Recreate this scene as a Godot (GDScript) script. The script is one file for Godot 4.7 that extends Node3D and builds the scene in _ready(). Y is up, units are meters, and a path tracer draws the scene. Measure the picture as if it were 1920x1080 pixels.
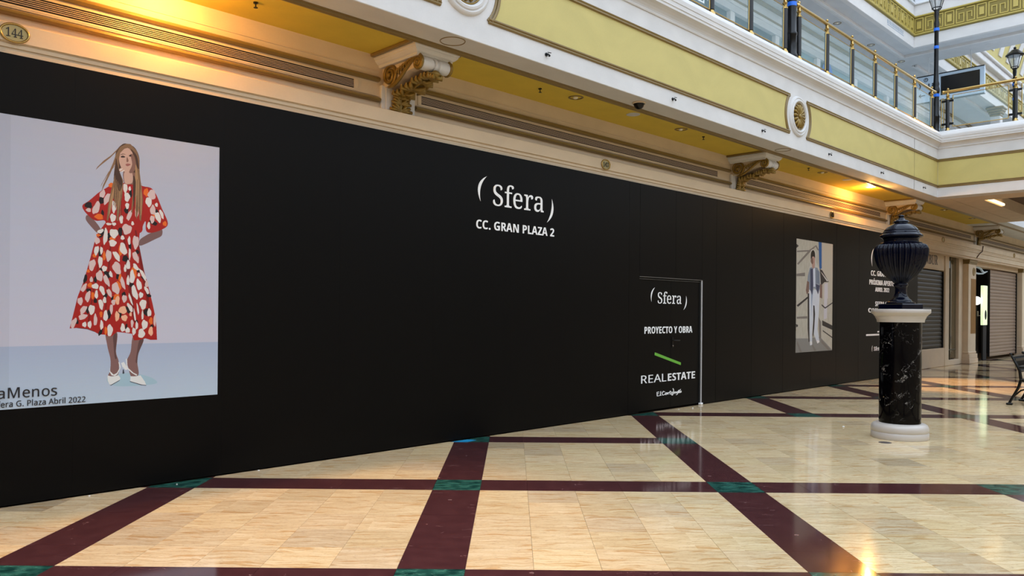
extends Node3D
# Shopping arcade: black shop hoarding along X (plane z = 0), gallery above, open court on the viewer's side (+z). Metres.

const CAM_Z := 7.018
const FPX := 1457.7

class MB:
	var st := SurfaceTool.new()
	var xf := Transform3D.IDENTITY
	var col := Color(1, 1, 1)
	var grp := 10
	func _init():
		st.begin(Mesh.PRIMITIVE_TRIANGLES)
	func tri(a: Vector3, b: Vector3, c: Vector3, g := -1):
		st.set_smooth_group(g)
		st.set_color(col)
		st.add_vertex(xf * a)
		st.set_color(col)
		st.add_vertex(xf * c)
		st.set_color(col)
		st.add_vertex(xf * b)
	func quad(a: Vector3, b: Vector3, c: Vector3, d: Vector3, g := -1):
		tri(a, b, c, g)
		tri(a, c, d, g)
	func box(x0: float, x1: float, y0: float, y1: float, z0: float, z1: float, c := 0.0):
		var cc := minf(c, minf(x1 - x0, minf(y1 - y0, z1 - z0)) * 0.49)
		var lo := Vector3(x0, y0, z0)
		var hi := Vector3(x1, y1, z1)
		var ctr := (lo + hi) * 0.5
		var h := (hi - lo) * 0.5
		for ax in 3:
			for s in [-1.0, 1.0]:
				var n := Vector3.ZERO
				n[ax] = s
				var u := Vector3.ZERO
				u[(ax + 1) % 3] = 1
				var v := n.cross(u)
				var hu := h[(ax + 1) % 3] - cc
				var hv := h[(ax + 2) % 3] - cc
				var o: Vector3 = ctr + n * h[ax]
				quad(o - u * hu - v * hv, o + u * hu - v * hv, o + u * hu + v * hv, o - u * hu + v * hv)
		if cc > 0.0:
			for ax in 3:
				var i: int = (ax + 1) % 3
				var j: int = (ax + 2) % 3
				for si in [-1.0, 1.0]:
					for sj in [-1.0, 1.0]:
						var a := ctr
						var b := ctr
						a[i] += si * h[i]
						a[j] += sj * (h[j] - cc)
						b[i] += si * (h[i] - cc)
						b[j] += sj * h[j]
						var a2 := a
						var b2 := b
						a[ax] -= h[ax] - cc
						b[ax] -= h[ax] - cc
						a2[ax] += h[ax] - cc
						b2[ax] += h[ax] - cc
						if si * sj > 0:
							quad(a, b, b2, a2)
						else:
							quad(b, a, a2, b2)
			for sx in [-1.0, 1.0]:
				for sy in [-1.0, 1.0]:
					for sz in [-1.0, 1.0]:
						var p := ctr + Vector3(sx * h.x, sy * (h.y - cc), sz * (h.z - cc))
						var q := ctr + Vector3(sx * (h.x - cc), sy * h.y, sz * (h.z - cc))
						var r := ctr + Vector3(sx * (h.x - cc), sy * (h.y - cc), sz * h.z)
						if sx * sy * sz > 0:
							tri(p, q, r)
						else:
							tri(p, r, q)
	# polygon in axes (A, B), pushed along L
	func prism(pts: PackedVector2Array, o: Vector3, A: Vector3, B: Vector3, L: Vector3, smooth := false):
		var area := 0.0
		var n := pts.size()
		for i in n:
			area += pts[i].cross(pts[(i + 1) % n])
		var flip := (area < 0) != (A.cross(B).dot(L) < 0)
		grp += 1
		var g := grp if smooth else -1
		for i in n:
			var p := o + A * pts[i].x + B * pts[i].y
			var q := o + A * pts[(i + 1) % n].x + B * pts[(i + 1) % n].y
			if flip:
				quad(q, p, p + L, q + L, g)
			else:
				quad(p, q, q + L, p + L, g)
		var idx := Geometry2D.triangulate_polygon(pts)
		for k in range(0, idx.size(), 3):
			var a := pts[idx[k]]
			var b := pts[idx[k + 1]]
			var c := pts[idx[k + 2]]
			var ccw := (b - a).cross(c - a) > 0
			var up := A.cross(B).dot(L) > 0
			var va := o + A * a.x + B * a.y
			var vb := o + A * b.x + B * b.y
			var vc := o + A * c.x + B * c.y
			if ccw != up:
				tri(va + L, vc + L, vb + L)
				tri(va, vb, vc)
			else:
				tri(va + L, vb + L, vc + L)
				tri(va, vc, vb)
	func lathe(pr: PackedVector2Array, seg := 32, flutes := 0, amp := PackedFloat32Array(), limit := 0.6):
		grp += 1
		for j in pr.size() - 1:
			if j > 0:
				var d0 := (pr[j] - pr[j - 1]).normalized()
				var d1 := (pr[j + 1] - pr[j]).normalized()
				if d0.dot(d1) < 1.0 - limit * 0.5:
					grp += 1
			for i in seg:
				var q: Array[Vector3] = []
				for k in [[0, 0], [0, 1], [1, 1], [1, 0]]:
					var ph: float = TAU * float((i + k[0]) % seg) / seg
					var p: Vector2 = pr[j + k[1]]
					var r := p.x
					if flutes > 0:
						r *= 1.0 + amp[j + k[1]] * (absf(cos(ph * flutes * 0.5)) - 0.6)
					q.append(Vector3(r * cos(ph), p.y, r * sin(ph)))
				if pr[j].x < 1e-5:
					tri(q[0], q[1], q[2], grp)
				elif pr[j + 1].x < 1e-5:
					tri(q[0], q[1], q[3], grp)
				else:
					quad(q[0], q[1], q[2], q[3], grp)
	# stacked rectangles (half width, front, height), back face at zb
	func loft(rows: Array, zb: float):
		for k in rows.size() - 1:
			var p: Array = rows[k]
			var q: Array = rows[k + 1]
			var a := [Vector3(-p[0], p[2], zb), Vector3(p[0], p[2], zb), Vector3(p[0], p[2], p[1]), Vector3(-p[0], p[2], p[1])]
			var b := [Vector3(-q[0], q[2], zb), Vector3(q[0], q[2], zb), Vector3(q[0], q[2], q[1]), Vector3(-q[0], q[2], q[1])]
			for i in 4:
				var j := (i + 1) % 4
				quad(a[j], a[i], b[i], b[j])
			if k == 0:
				quad(a[0], a[1], a[2], a[3])
			if k == rows.size() - 2:
				quad(b[3], b[2], b[1], b[0])
	func cyl(a: Vector3, b: Vector3, r: float, seg := 14, r2 := -1.0):
		tube([a, b], [r, r if r2 < 0 else r2], seg)
	func tube(pts: Array, rad: Array, sides := 8):
		grp += 1
		var n := pts.size()
		var rings: Array = []
		var t0: Vector3 = (pts[1] - pts[0]).normalized()
		var N: Vector3 = t0.cross(Vector3.UP if absf(t0.y) < 0.9 else Vector3.RIGHT).normalized()
		for i in n:
			var T: Vector3 = ((pts[mini(i + 1, n - 1)] - pts[maxi(i - 1, 0)]) as Vector3).normalized()
			N = (N - T * N.dot(T)).normalized()
			var B := T.cross(N)
			var ring: Array[Vector3] = []
			var r: float = rad[mini(i, rad.size() - 1)]
			for k in sides:
				var ph := TAU * k / sides
				ring.append(pts[i] + (N * cos(ph) + B * sin(ph)) * r)
			rings.append(ring)
		for i in n - 1:
			for k in sides:
				var k1 := (k + 1) % sides
				quad(rings[i][k], rings[i][k1], rings[i + 1][k1], rings[i + 1][k], grp)
		for k in range(1, sides - 1):
			tri(rings[0][0], rings[0][k + 1], rings[0][k])
			tri(rings[n - 1][0], rings[n - 1][k], rings[n - 1][k + 1])
	func ball(c: Vector3, r: Vector3, seg := 12, rings := 8):
		var keep := xf
		xf = xf * Transform3D(Basis.from_scale(r), c)
		var pr := PackedVector2Array()
		for i in rings + 1:
			var t := PI * i / rings - PI / 2
			pr.append(Vector2(maxf(cos(t), 0.0) if i > 0 and i < rings else 0.0, sin(t)))
		lathe(pr, seg, 0, PackedFloat32Array(), 9.0)
		xf = keep
	func done() -> ArrayMesh:
		st.generate_normals()
		return st.commit()

const LAMP := Color(1.0, 0.73, 0.38)
const LAMP_E := 0.5
const EXPOSURE := 2.95
const FLOOD_E := 23.0
const ROLL := 0.00806

var counts := {}
var M := {}
var rng := RandomNumberGenerator.new()

func _ready():
	# camera: level, with a shifted lens and a slight roll
	var cam := Camera3D.new()
	cam.name = "camera"
	var near := 0.05
	cam.set_frustum(1080.0 / FPX * near, Vector2(0, 43.24 / FPX * near), near, 200.0)
	cam.keep_aspect = Camera3D.KEEP_HEIGHT
	var yaw := PI / 4 - 0.00155
	cam.transform = Transform3D(Basis(Vector3.UP, -yaw) * Basis(Vector3(0, 0, 1), ROLL), Vector3(0, 1.55, CAM_Z))
	add_child(cam)
	cam.current = true
	var env := Environment.new()
	env.background_mode = Environment.BG_SKY
	var sk := ProceduralSkyMaterial.new()
	var sc := Color(0.87, 0.93, 1.0)
	sk.sky_top_color = sc
	sk.sky_horizon_color = sc
	sk.ground_bottom_color = sc * 0.6
	sk.ground_horizon_color = sc
	sk.sky_energy_multiplier = 1.0
	sk.sun_angle_max = 1.0
	var sky := Sky.new()
	sky.sky_material = sk
	env.sky = sky
	env.tonemap_mode = Environment.TONE_MAPPER_LINEAR
	env.tonemap_exposure = EXPOSURE
	env.sdfgi_enabled = true
	env.ssao_enabled = true
	env.ssil_enabled = true
	var we := WorldEnvironment.new()
	we.name = "world_environment"
	we.environment = env
	add_child(we)
	rng.seed = 7
	make_materials()
	M.lantern = mat(Color(0.86, 0.90, 0.93, 0.35), 0.1)
	M.lantern.transparency = BaseMaterial3D.TRANSPARENCY_ALPHA
	flood(Vector3(3.0, 11.2, 1.50), Vector3(2.0, 0, 2.0), 20.0, FLOOD_E, "warm floodlight under the skylight above the left end of the court")
	flood(Vector3(19.0, 11.2, 1.50), Vector3(19.0, 0, 1.7), 12.0, FLOOD_E * 2.6, "warm floodlight under the skylight near the bridge")
	make_floor()
	make_shell()
	make_upper()
	make_hoarding()
	make_corbels()
	make_vents()
	make_plaques()
	make_roundels()
	make_ceiling_bits()
	make_railings()
	lamp_post(Vector3(12.80, 5.95, 0.93), "black lamp post between two railing posts at the top edge of the picture")
	lamp_post(Vector3(20.55, 5.95, 0.90), "tall black lamp post with blue tape at the corner of gallery and bridge")
	lamp_post(Vector3(27.05, 5.95, 1.12), "small distant lamp post with lantern behind the bridge railing at the right edge")
	make_signs()
	make_urn()
	make_bench()
	make_shops()
	make_litter()


func named(o: Node, called: String, parent: Node):
	var key := str(parent.get_instance_id()) + called
	var k: int = counts.get(key, 0)
	counts[key] = k + 1
	o.name = called if k == 0 else "%s_%03d" % [called, k]
	parent.add_child(o, true)

func part(called: String, what, m: Material, parent: Node = null) -> MeshInstance3D:
	var o := MeshInstance3D.new()
	o.mesh = what.done() if what is MB else what
	o.material_override = m
	o.cast_shadow = GeometryInstance3D.SHADOW_CASTING_SETTING_ON
	named(o, called, self if parent == null else parent)
	return o

func thing(called: String, label: String, category: String, at := Vector3.ZERO, group := "") -> Node3D:
	var o := Node3D.new()
	o.position = at
	named(o, called, self)
	tag(o, label, category, group)
	return o

func tag(o: Node, label: String, category := "", group := ""):
	o.set_meta("label", label)
	if category:
		o.set_meta("category", category)
	if group:
		o.set_meta("group", group)

func copy(src: Node3D, called: String, at: Vector3, label: String) -> Node3D:
	var o: Node3D = src.duplicate()
	named(o, called, self)
	o.position = at
	o.set_meta("label", label)
	return o

func setting(called: String, label: String) -> Node3D:
	var o := Node3D.new()
	named(o, called, self)
	o.set_meta("kind", "structure")
	o.set_meta("label", label)
	return o

func P2(a: Array) -> PackedVector2Array:
	var r := PackedVector2Array()
	for i in range(0, a.size(), 2):
		r.append(Vector2(a[i], a[i + 1]))
	return r

func circle(c: Vector2, rx: float, ry: float, n := 32) -> PackedVector2Array:
	var r := PackedVector2Array()
	for i in n:
		r.append(c + Vector2(rx * cos(TAU * i / n), ry * sin(TAU * i / n)))
	return r

# ---------- materials ----------
func mat(c: Color, rough := 0.6, metal := 0.0, spec := 0.5) -> StandardMaterial3D:
	var m := StandardMaterial3D.new()
	m.albedo_color = c
	m.roughness = rough
	m.metallic = metal
	m.metallic_specular = spec
	return m

func plaster(c: Color, rough := 0.7) -> StandardMaterial3D:
	var m := mat(c, rough)
	m.albedo_texture = M.speckle
	m.uv1_triplanar = true
	m.uv1_world_triplanar = true
	m.uv1_scale = Vector3(0.45, 0.45, 0.45)
	return m

func noise_img(w: int, h: int, f: Callable) -> ImageTexture:
	var im := Image.create(w, h, false, Image.FORMAT_RGB8)
	for y in h:
		for x in w:
			im.set_pixel(x, y, f.call(x, y))
	return ImageTexture.create_from_image(im)

func make_materials():
	var n1 := FastNoiseLite.new()
	n1.seed = 3
	n1.noise_type = FastNoiseLite.TYPE_SIMPLEX_SMOOTH
	n1.frequency = 0.01
	n1.fractal_octaves = 4
	var n2 := FastNoiseLite.new()
	n2.seed = 11
	n2.frequency = 0.02
	n2.fractal_octaves = 3
	M.speckle = noise_img(256, 256, func(x, y):
		var a: float = TAU * x / 256.0
		var b: float = TAU * y / 256.0
		var v: float = 0.965 + 0.035 * n1.get_noise_3d(60 * cos(a) + 90 * cos(b), 60 * sin(a), 90 * sin(b)) + 0.012 * n2.get_noise_2d(x * 20, y * 20)
		return Color(v, v, v))
	# cream marble: long fine streaks along u
	M.marble_tex = noise_img(640, 640, func(x, y):
		var w := n1.get_noise_2d(x * 0.7, y * 0.7) * 14.0
		var s := n1.get_noise_2d(x * 0.5 + 300, (y + w) * 6.0)
		var t := n2.get_noise_2d(x * 0.5, (y + w * 0.6) * 9.0 + 90)
		var k := clampf(0.55 + 0.55 * s + 0.30 * t, 0.0, 1.0)
		var c := Color(0.83, 0.72, 0.545).lerp(Color(0.96, 0.895, 0.755), k)
		var br := n2.get_noise_2d(x * 0.22 + 700, (y + w) * 1.6)
		if br > 0.28:
			c = c.lerp(Color(0.74, 0.54, 0.30), clampf((br - 0.28) * 2.2, 0.0, 0.45))
		var f := n2.get_noise_2d(x * 2.0 - 300, (y + 1.4 * w) * 14.0)
		if f > 0.36:
			c = c.lerp(Color(0.52, 0.42, 0.33), clampf((f - 0.36) * 2.0, 0.0, 0.38))
		return c)
	M.maroon_tex = noise_img(384, 384, func(x, y):
		var v := n1.get_noise_2d(x * 2.0, y * 2.0)
		var c := Color(0.255, 0.135, 0.145).lerp(Color(0.32, 0.185, 0.19), 0.5 + 0.5 * v)
		var vein := absf(n1.get_noise_2d(x * 0.55 + 900, y * 1.1 + 50))
		var gate := n2.get_noise_2d(x * 0.35 + 40, y * 0.35 + 640)
		if vein < 0.010 and gate > 0.12:
			c = c.lerp(Color(0.72, 0.62, 0.60), (1.0 - vein / 0.010) * 0.75)
		return c)
	M.green_tex = noise_img(256, 256, func(x, y):
		var v := n2.get_noise_2d(x * 2.2, y * 3.6)
		var c := Color(0.06, 0.21, 0.19).lerp(Color(0.20, 0.41, 0.36), clampf(0.5 + v, 0.0, 1.0))
		var e := absf(n1.get_noise_2d(x * 3.0 + 400, y * 4.0))
		return c.lerp(Color(0.48, 0.62, 0.55), clampf(1.0 - e / 0.05, 0.0, 1.0) * 0.45))
	M.black_tex = noise_img(512, 512, func(x, y):
		var w := n1.get_noise_2d(x * 1.6 + 80, y * 1.6) * 46.0
		var c := Color(0.016, 0.015, 0.02)
		var v := absf(n1.get_noise_2d((x + w) * 1.5, (y + w) * 0.5 + 200))
		var gate := clampf(n2.get_noise_2d(x * 0.45 + 200, y * 0.45 + 10) * 2.6 + 0.30, 0.0, 1.0)
		c = c.lerp(Color(0.72, 0.70, 0.68), clampf(1.0 - v / 0.045, 0.0, 1.0) * gate * 0.9)
		var u := absf(n2.get_noise_2d((x - w) * 0.7 + 500, (y + w) * 0.5))
		c = c.lerp(Color(0.35, 0.32, 0.28), clampf(1.0 - u / 0.02, 0.0, 1.0) * 0.22)
		return c)
	M.floor = mat(Color(0.97, 0.96, 0.95), 0.10, 0.0, 0.45)
	M.floor.albedo_texture = M.marble_tex
	M.floor.vertex_color_use_as_albedo = true
	M.maroon = mat(Color(1, 1, 1), 0.09)
	M.maroon.albedo_texture = M.maroon_tex
	M.green = mat(Color(1, 1, 1), 0.09)
	M.green.albedo_texture = M.green_tex
	M.grout = mat(Color(0.42, 0.34, 0.26), 0.8)
	M.cream = plaster(Color(0.87, 0.79, 0.68))
	M.tan = plaster(Color(0.86, 0.77, 0.66))
	M.white = plaster(Color(0.86, 0.85, 0.84))
	M.pale = plaster(Color(0.86, 0.87, 0.88))
	M.grey = plaster(Color(0.80, 0.80, 0.80))
	M.yellow = plaster(Color(0.80, 0.74, 0.46))
	M.ochre = plaster(Color(0.86, 0.75, 0.27))
	M.bronze = plaster(Color(0.52, 0.43, 0.24), 0.35)
	M.gold = plaster(Color(0.55, 0.44, 0.18), 0.33)
	M.gold.metallic = 0.35
	M.gold_pale = plaster(Color(0.74, 0.66, 0.33), 0.45)
	M.olive = plaster(Color(0.52, 0.46, 0.20), 0.6)
	M.brass = mat(Color(0.72, 0.60, 0.36), 0.24, 1.0)
	M.brass.albedo_texture = M.speckle
	M.board = mat(Color(0.040, 0.036, 0.036), 0.40, 0.0, 0.22)
	M.board.albedo_texture = M.speckle
	M.board.uv1_triplanar = true
	M.board_edge = mat(Color(0.40, 0.39, 0.38), 0.35, 0.4)
	M.vinyl = mat(Color(0.98, 0.98, 0.98), 0.5)
	M.vinyl_green = mat(Color(0.42, 0.70, 0.24), 0.5)
	M.ink = mat(Color(0.06, 0.06, 0.10), 0.5)
	M.iron = mat(Color(0.025, 0.028, 0.035), 0.28, 0.3)
	M.post = mat(Color(0.045, 0.035, 0.04), 0.3)
	M.tape = mat(Color(0.10, 0.42, 0.86), 0.5)
	M.urn = mat(Color(0.022, 0.036, 0.105), 0.09, 0.06, 0.35)
	M.shaft = mat(Color(1, 1, 1), 0.07, 0.0, 0.28)
	M.shaft.albedo_texture = M.black_tex
	M.stone = mat(Color(0.80, 0.77, 0.74), 0.3)
	M.stone.albedo_texture = M.speckle
	M.stone.uv1_triplanar = true
	M.dark = mat(Color(0.05, 0.045, 0.04), 0.7)
	M.shadow_gap = mat(Color(0.03, 0.025, 0.02), 0.9)
	M.chrome = mat(Color(0.75, 0.75, 0.76), 0.2, 1.0)
	M.shutter_dark = mat(Color(0.09, 0.075, 0.06), 0.4, 0.2)
	M.shutter_grey = mat(Color(0.60, 0.52, 0.46), 0.35, 0.3)
	M.glass = mat(Color(0.80, 0.92, 0.93, 0.11), 0.02)
	M.glass.metallic_specular = 0.12
	M.glass.transparency = BaseMaterial3D.TRANSPARENCY_ALPHA
	M.window = mat(Color(0.13, 0.22, 0.29), 0.2, 0.0, 0.4)
	M.window_teal = mat(Color(0.50, 0.60, 0.62), 0.45, 0.0, 0.15)
	M.teal = mat(Color(0.07, 0.17, 0.21), 0.35)
	M.screen = mat(Color(0.012, 0.014, 0.016), 0.2)
	M.sign = mat(Color(0.72, 0.79, 0.85), 0.4)
	M.sky_blue = mat(Color(0.13, 0.42, 0.80), 0.4)

func glow(c: Color, e: float) -> StandardMaterial3D:
	var m := mat(c, 0.5)
	m.emission_enabled = true
	m.emission = c
	m.emission_energy_multiplier = e
	return m

# ---------- lettering ----------
func letters(txt: String, serif: bool, bold: bool, x0: float, x1: float, y0: float, y1: float, z: float, m: Material, parent: Node, face := 0) -> MeshInstance3D:
	var f := SystemFont.new()
	f.font_names = PackedStringArray(["Droid Serif" if serif else "Droid Sans"])
	f.font_weight = 700 if bold else 400
	var t := TextMesh.new()
	t.font = f
	t.text = txt
	t.font_size = 64
	t.pixel_size = 0.005
	t.depth = 0.2
	t.curve_step = 1.0
	var bb := t.get_aabb()
	var o := MeshInstance3D.new()
	o.mesh = t
	o.material_override = m
	var sx := (x1 - x0) / bb.size.x
	var sy := (y1 - y0) / bb.size.y
	var sz := 0.004 / maxf(bb.size.z, 0.001)
	if face == 0:      # reads along +x, faces +z
		o.transform = Transform3D(Basis.from_scale(Vector3(sx, sy, sz)), Vector3(x0 - bb.position.x * sx, y0 - bb.position.y * sy, z + 0.001 - bb.position.z * sz))
	named(o, "lettering", parent)
	return o

# ---------- flat prints ----------
func span(im: Image, x0: int, x1: int, y: int, c: Color):
	im.fill_rect(Rect2i(x0, y, x1 - x0 + 1, 1), c)

func fill(im: Image, pts: PackedVector2Array, c: Color):
	var lo := 1e9
	var hi := -1e9
	for p in pts:
		lo = minf(lo, p.y)
		hi = maxf(hi, p.y)
	var n := pts.size()
	for y in range(maxi(0, int(lo)), mini(im.get_height() - 1, int(hi)) + 1):
		var xs: Array = []
		var fy := y + 0.5
		for i in n:
			var a := pts[i]
			var b := pts[(i + 1) % n]
			if (a.y <= fy) != (b.y <= fy):
				xs.append(a.x + (fy - a.y) / (b.y - a.y) * (b.x - a.x))
		xs.sort()
		for k in range(0, xs.size() - 1, 2):
			span(im, int(round(xs[k])), int(round(xs[k + 1])) - 1, y, c)

func poly(im: Image, a: Array, c: Color):
	fill(im, P2(a), c)

func blob(im: Image, a: Array, c: Color):
	var p := P2(a)
	var n := p.size()
	var q := PackedVector2Array()
	for i in n:
		for k in 5:
			q.append(p[i].cubic_interpolate(p[(i + 1) % n], p[(i - 1 + n) % n], p[(i + 2) % n], k / 5.0))
	fill(im, q, c)

func spots(im: Image, a: Array, c: Color):
	for i in range(0, a.size(), 5):
		var q := PackedVector2Array()
		var r := deg_to_rad(a[i + 4])
		for k in 18:
			var t := TAU * k / 18.0
			var w := 1.0 + 0.10 * sin(3 * t + a[i]) + 0.07 * sin(5 * t + a[i + 1])
			q.append(Vector2(a[i], a[i + 1]) + Vector2(a[i + 2] * w * cos(t), a[i + 3] * w * sin(t)).rotated(r))
		fill(im, q, c)

func print_mat(im: Image) -> StandardMaterial3D:
	im.generate_mipmaps()
	var m := mat(Color(1, 1, 1), 0.45, 0.0, 0.4)
	m.albedo_texture = ImageTexture.create_from_image(im)
	return m

func sheet(x0: float, x1: float, y0: float, y1: float, z: float) -> ArrayMesh:
	var st := SurfaceTool.new()
	st.begin(Mesh.PRIMITIVE_TRIANGLES)
	var v := [Vector3(x0, y0, z), Vector3(x1, y0, z), Vector3(x1, y1, z), Vector3(x0, y1, z)]
	var w := [Vector3(x0, y0, z - 0.004), Vector3(x1, y0, z - 0.004), Vector3(x1, y1, z - 0.004), Vector3(x0, y1, z - 0.004)]
	var uv := [Vector2(0, 1), Vector2(1, 1), Vector2(1, 0), Vector2(0, 0)]
	st.set_smooth_group(-1)
	for k in [0, 2, 1, 0, 3, 2]:
		st.set_uv(uv[k])
		st.add_vertex(v[k])
	for i in 4:
		var j := (i + 1) % 4
		for p in [[v[i], i], [v[j], j], [w[j], j], [v[i], i], [w[j], j], [w[i], i]]:
			st.set_uv(uv[p[1]])
			st.add_vertex(p[0])
	st.generate_normals()
	return st.commit()

func woman_print() -> StandardMaterial3D:
	var im := Image.create(2048, 1798, false, Image.FORMAT_RGB8)
	for y in 1798:
		var t := y / 1412.0
		var c := Color(0.660, 0.685, 0.755).lerp(Color(0.745, 0.745, 0.800), clampf(t, 0, 1))
		if y > 1414:
			c = Color(0.645, 0.690, 0.780).lerp(Color(0.71, 0.775, 0.835), (y - 1414) / 384.0)
		im.fill_rect(Rect2i(0, y, 2048, 1), c)
		im.fill_rect(Rect2i(0, y, 743, 1), c.darkened(0.035))
	blob(im, [1300, 1640, 1420, 1610, 1560, 1640, 1620, 1690, 1480, 1700, 1340, 1690], Color(0.62, 0.735, 0.79))
	var c := {leg = Color(0.50, 0.365, 0.35), legdark = Color(0.36, 0.25, 0.24), arm = Color(0.46, 0.345, 0.33), red = Color(0.63, 0.10, 0.075), reddark = Color(0.46, 0.06, 0.05), black = Color(0.10, 0.07, 0.08), orange = Color(0.86, 0.40, 0.12), cream = Color(0.84, 0.82, 0.80), pink = Color(0.81, 0.71, 0.70), peach = Color(0.90, 0.68, 0.55), skin = Color(0.76, 0.62, 0.56), skindark = Color(0.50, 0.36, 0.31), haird = Color(0.27, 0.18, 0.13), hair = Color(0.50, 0.38, 0.27), hairl = Color(0.64, 0.50, 0.35), eye = Color(0.20, 0.13, 0.12), brow = Color(0.30, 0.20, 0.15), lip = Color(0.58, 0.36, 0.34), shoe = Color(0.86, 0.87, 0.86), sole = Color(0.20, 0.22, 0.27)}
	blob(im, [1291, 1332, 1359, 1333, 1354, 1465, 1371, 1529, 1372, 1602, 1357, 1625, 1308, 1623, 1318, 1589, 1320, 1516, 1300, 1426], c.leg)
	blob(im, [1463, 1361, 1532, 1362, 1497, 1480, 1490, 1544, 1498, 1625, 1452, 1636, 1432, 1573, 1421, 1530, 1446, 1468], c.leg)
	blob(im, [1336, 1359, 1359, 1349, 1351, 1465, 1359, 1507, 1347, 1507, 1339, 1427], c.legdark)
	blob(im, [1501, 1394, 1530, 1392, 1497, 1480, 1488, 1544, 1479, 1533, 1487, 1469], c.legdark)
	blob(im, [1174, 573, 1221, 610, 1256, 664, 1240, 683, 1228, 680, 1190, 639, 1164, 601], c.arm)
	blob(im, [1643, 627, 1644, 670, 1602, 698, 1504, 750, 1499, 712, 1540, 677, 1588, 649], c.arm)
	blob(im, [1284, 625, 1274, 598, 1221, 604, 1168, 564, 1143, 516, 1183, 478, 1238, 421, 1282, 386, 1333, 351, 1398, 336, 1464, 329, 1517, 344, 1572, 352, 1607, 397, 1642, 480, 1685, 584, 1643, 630, 1574, 657, 1540, 645, 1536, 582, 1519, 612, 1503, 662, 1387, 699, 1284, 679], c.red)
	poly(im, [1284, 611, 1240, 679, 1216, 749, 1186, 879, 1153, 1008, 1120, 1103, 1094, 1223, 1075, 1307, 1117, 1305, 1177, 1313, 1220, 1330, 1249, 1348, 1287, 1351, 1306, 1363, 1326, 1362, 1358, 1334, 1405, 1339, 1455, 1348, 1460, 1372, 1468, 1392, 1506, 1389, 1542, 1380, 1574, 1391, 1618, 1391, 1615, 1342, 1614, 1308, 1606, 1236, 1585, 1137, 1550, 995, 1522, 897, 1494, 835, 1491, 793, 1496, 687, 1506, 592, 1387, 598], c.red)
	poly(im, [1319, 618, 1328, 617, 1311, 893, 1288, 1236, 1279, 1305, 1287, 1099], c.reddark)
	poly(im, [1387, 654, 1397, 653, 1442, 957, 1478, 1271, 1464, 1271, 1415, 958], c.reddark)
	poly(im, [1466, 648, 1476, 647, 1543, 995, 1593, 1307, 1583, 1307, 1522, 996], c.reddark)
	poly(im, [1260, 759, 1267, 759, 1224, 1006, 1189, 1270, 1179, 1270, 1218, 1006], c.reddark)
	spots(im, [1374, 665, 14, 29, 0, 1262, 684, 13, 34, 30, 1304, 702, 9, 27, 0, 1408, 843, 20, 21, 0, 1299, 952, 29, 17, 40, 1251, 814, 11, 24, 0, 1363, 963, 12, 24, 0, 1224, 989, 10, 20, 0, 1258, 923, 10, 11, 0, 1437, 758, 9, 21, 0, 1484, 794, 12, 15, 0, 1164, 987, 10, 30, 12, 1449, 1019, 15, 17, 0, 1492, 920, 13, 13, 0, 1400, 1083, 13, 17, 0, 1284, 1093, 13, 17, 0, 1225, 1128, 11, 16, 0, 1332, 1112, 13, 14, 0, 1544, 1201, 16, 25, 0, 1184, 1061, 15, 13, 0, 1179, 1189, 10, 24, 0, 1309, 1216, 12, 31, 0, 1118, 1266, 9, 15, 0, 1526, 968, 17, 11, 30, 1561, 1087, 17, 11, 30, 1375, 1215, 13, 24, 0, 1427, 1187, 12, 28, -30, 1223, 830, 7, 20, 0, 1258, 1332, 10, 27, 20, 1418, 1306, 7, 28, 0, 1583, 1297, 12, 10, 0, 1484, 1268, 8, 15, 0], c.black)
	spots(im, [1326, 714, 19, 11, 0, 1276, 833, 9, 31, 0, 1209, 1094, 10, 24, 0, 1240, 698, 14, 8, 0, 1376, 973, 10, 28, 0, 1260, 1216, 9, 20, 0, 1576, 1261, 12, 25, 0, 1290, 1325, 9, 27, 0, 1218, 833, 12, 14, 0, 1181, 936, 10, 11, 0, 1364, 1029, 19, 31, 0, 1378, 790, 14, 35, 0, 1462, 935, 20, 42, 0, 1355, 1112, 19, 35, 0, 1193, 1027, 15, 16, 0], c.orange)
	spots(im, [1335, 679, 27, 30, 0, 1283, 703, 13, 55, 5, 1253, 671, 22, 12, -30, 1328, 744, 23, 23, 0, 1389, 704, 12, 15, 0, 1431, 720, 9, 29, 0, 1394, 778, 21, 42, -15, 1229, 799, 14, 31, 10, 1259, 797, 9, 25, 0, 1353, 829, 16, 36, -30, 1435, 810, 7, 40, 0, 1253, 872, 14, 37, 0, 1278, 915, 16, 19, 0, 1426, 884, 13, 31, 0, 1407, 909, 8, 25, 0, 1475, 896, 13, 27, -35, 1318, 951, 10, 21, -15, 1452, 963, 16, 46, 0, 1426, 989, 10, 33, 0, 1522, 947, 11, 44, -28, 1495, 948, 8, 13, 0, 1266, 1059, 14, 33, -20, 1224, 1033, 21, 18, 0, 1496, 1015, 17, 38, -12, 1469, 1068, 17, 50, -16, 1231, 1087, 10, 28, 0, 1281, 1123, 11, 21, 0, 1510, 1085, 14, 20, 0, 1547, 1052, 11, 28, -28, 1259, 1151, 14, 35, -10, 1524, 1148, 22, 34, 0, 1440, 1170, 12, 34, -28, 1203, 1186, 19, 32, 0, 1288, 1226, 14, 36, 0, 1565, 1204, 14, 27, 0, 1192, 1283, 12, 23, 0, 1161, 1283, 13, 17, 0, 1395, 1306, 14, 28, 0, 1315, 1322, 17, 40, 0, 1264, 1287, 10, 31, 0, 1484, 1292, 9, 27, 0, 1535, 1286, 20, 32, 0, 1515, 1346, 22, 32, 0, 1426, 1323, 15, 18, 0, 1466, 1331, 12, 25, 0, 1443, 1114, 7, 42, -18, 1521, 1222, 7, 32, 0, 1470, 1222, 6, 42, -8, 1490, 1180, 6, 39, -8], c.cream)
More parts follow.
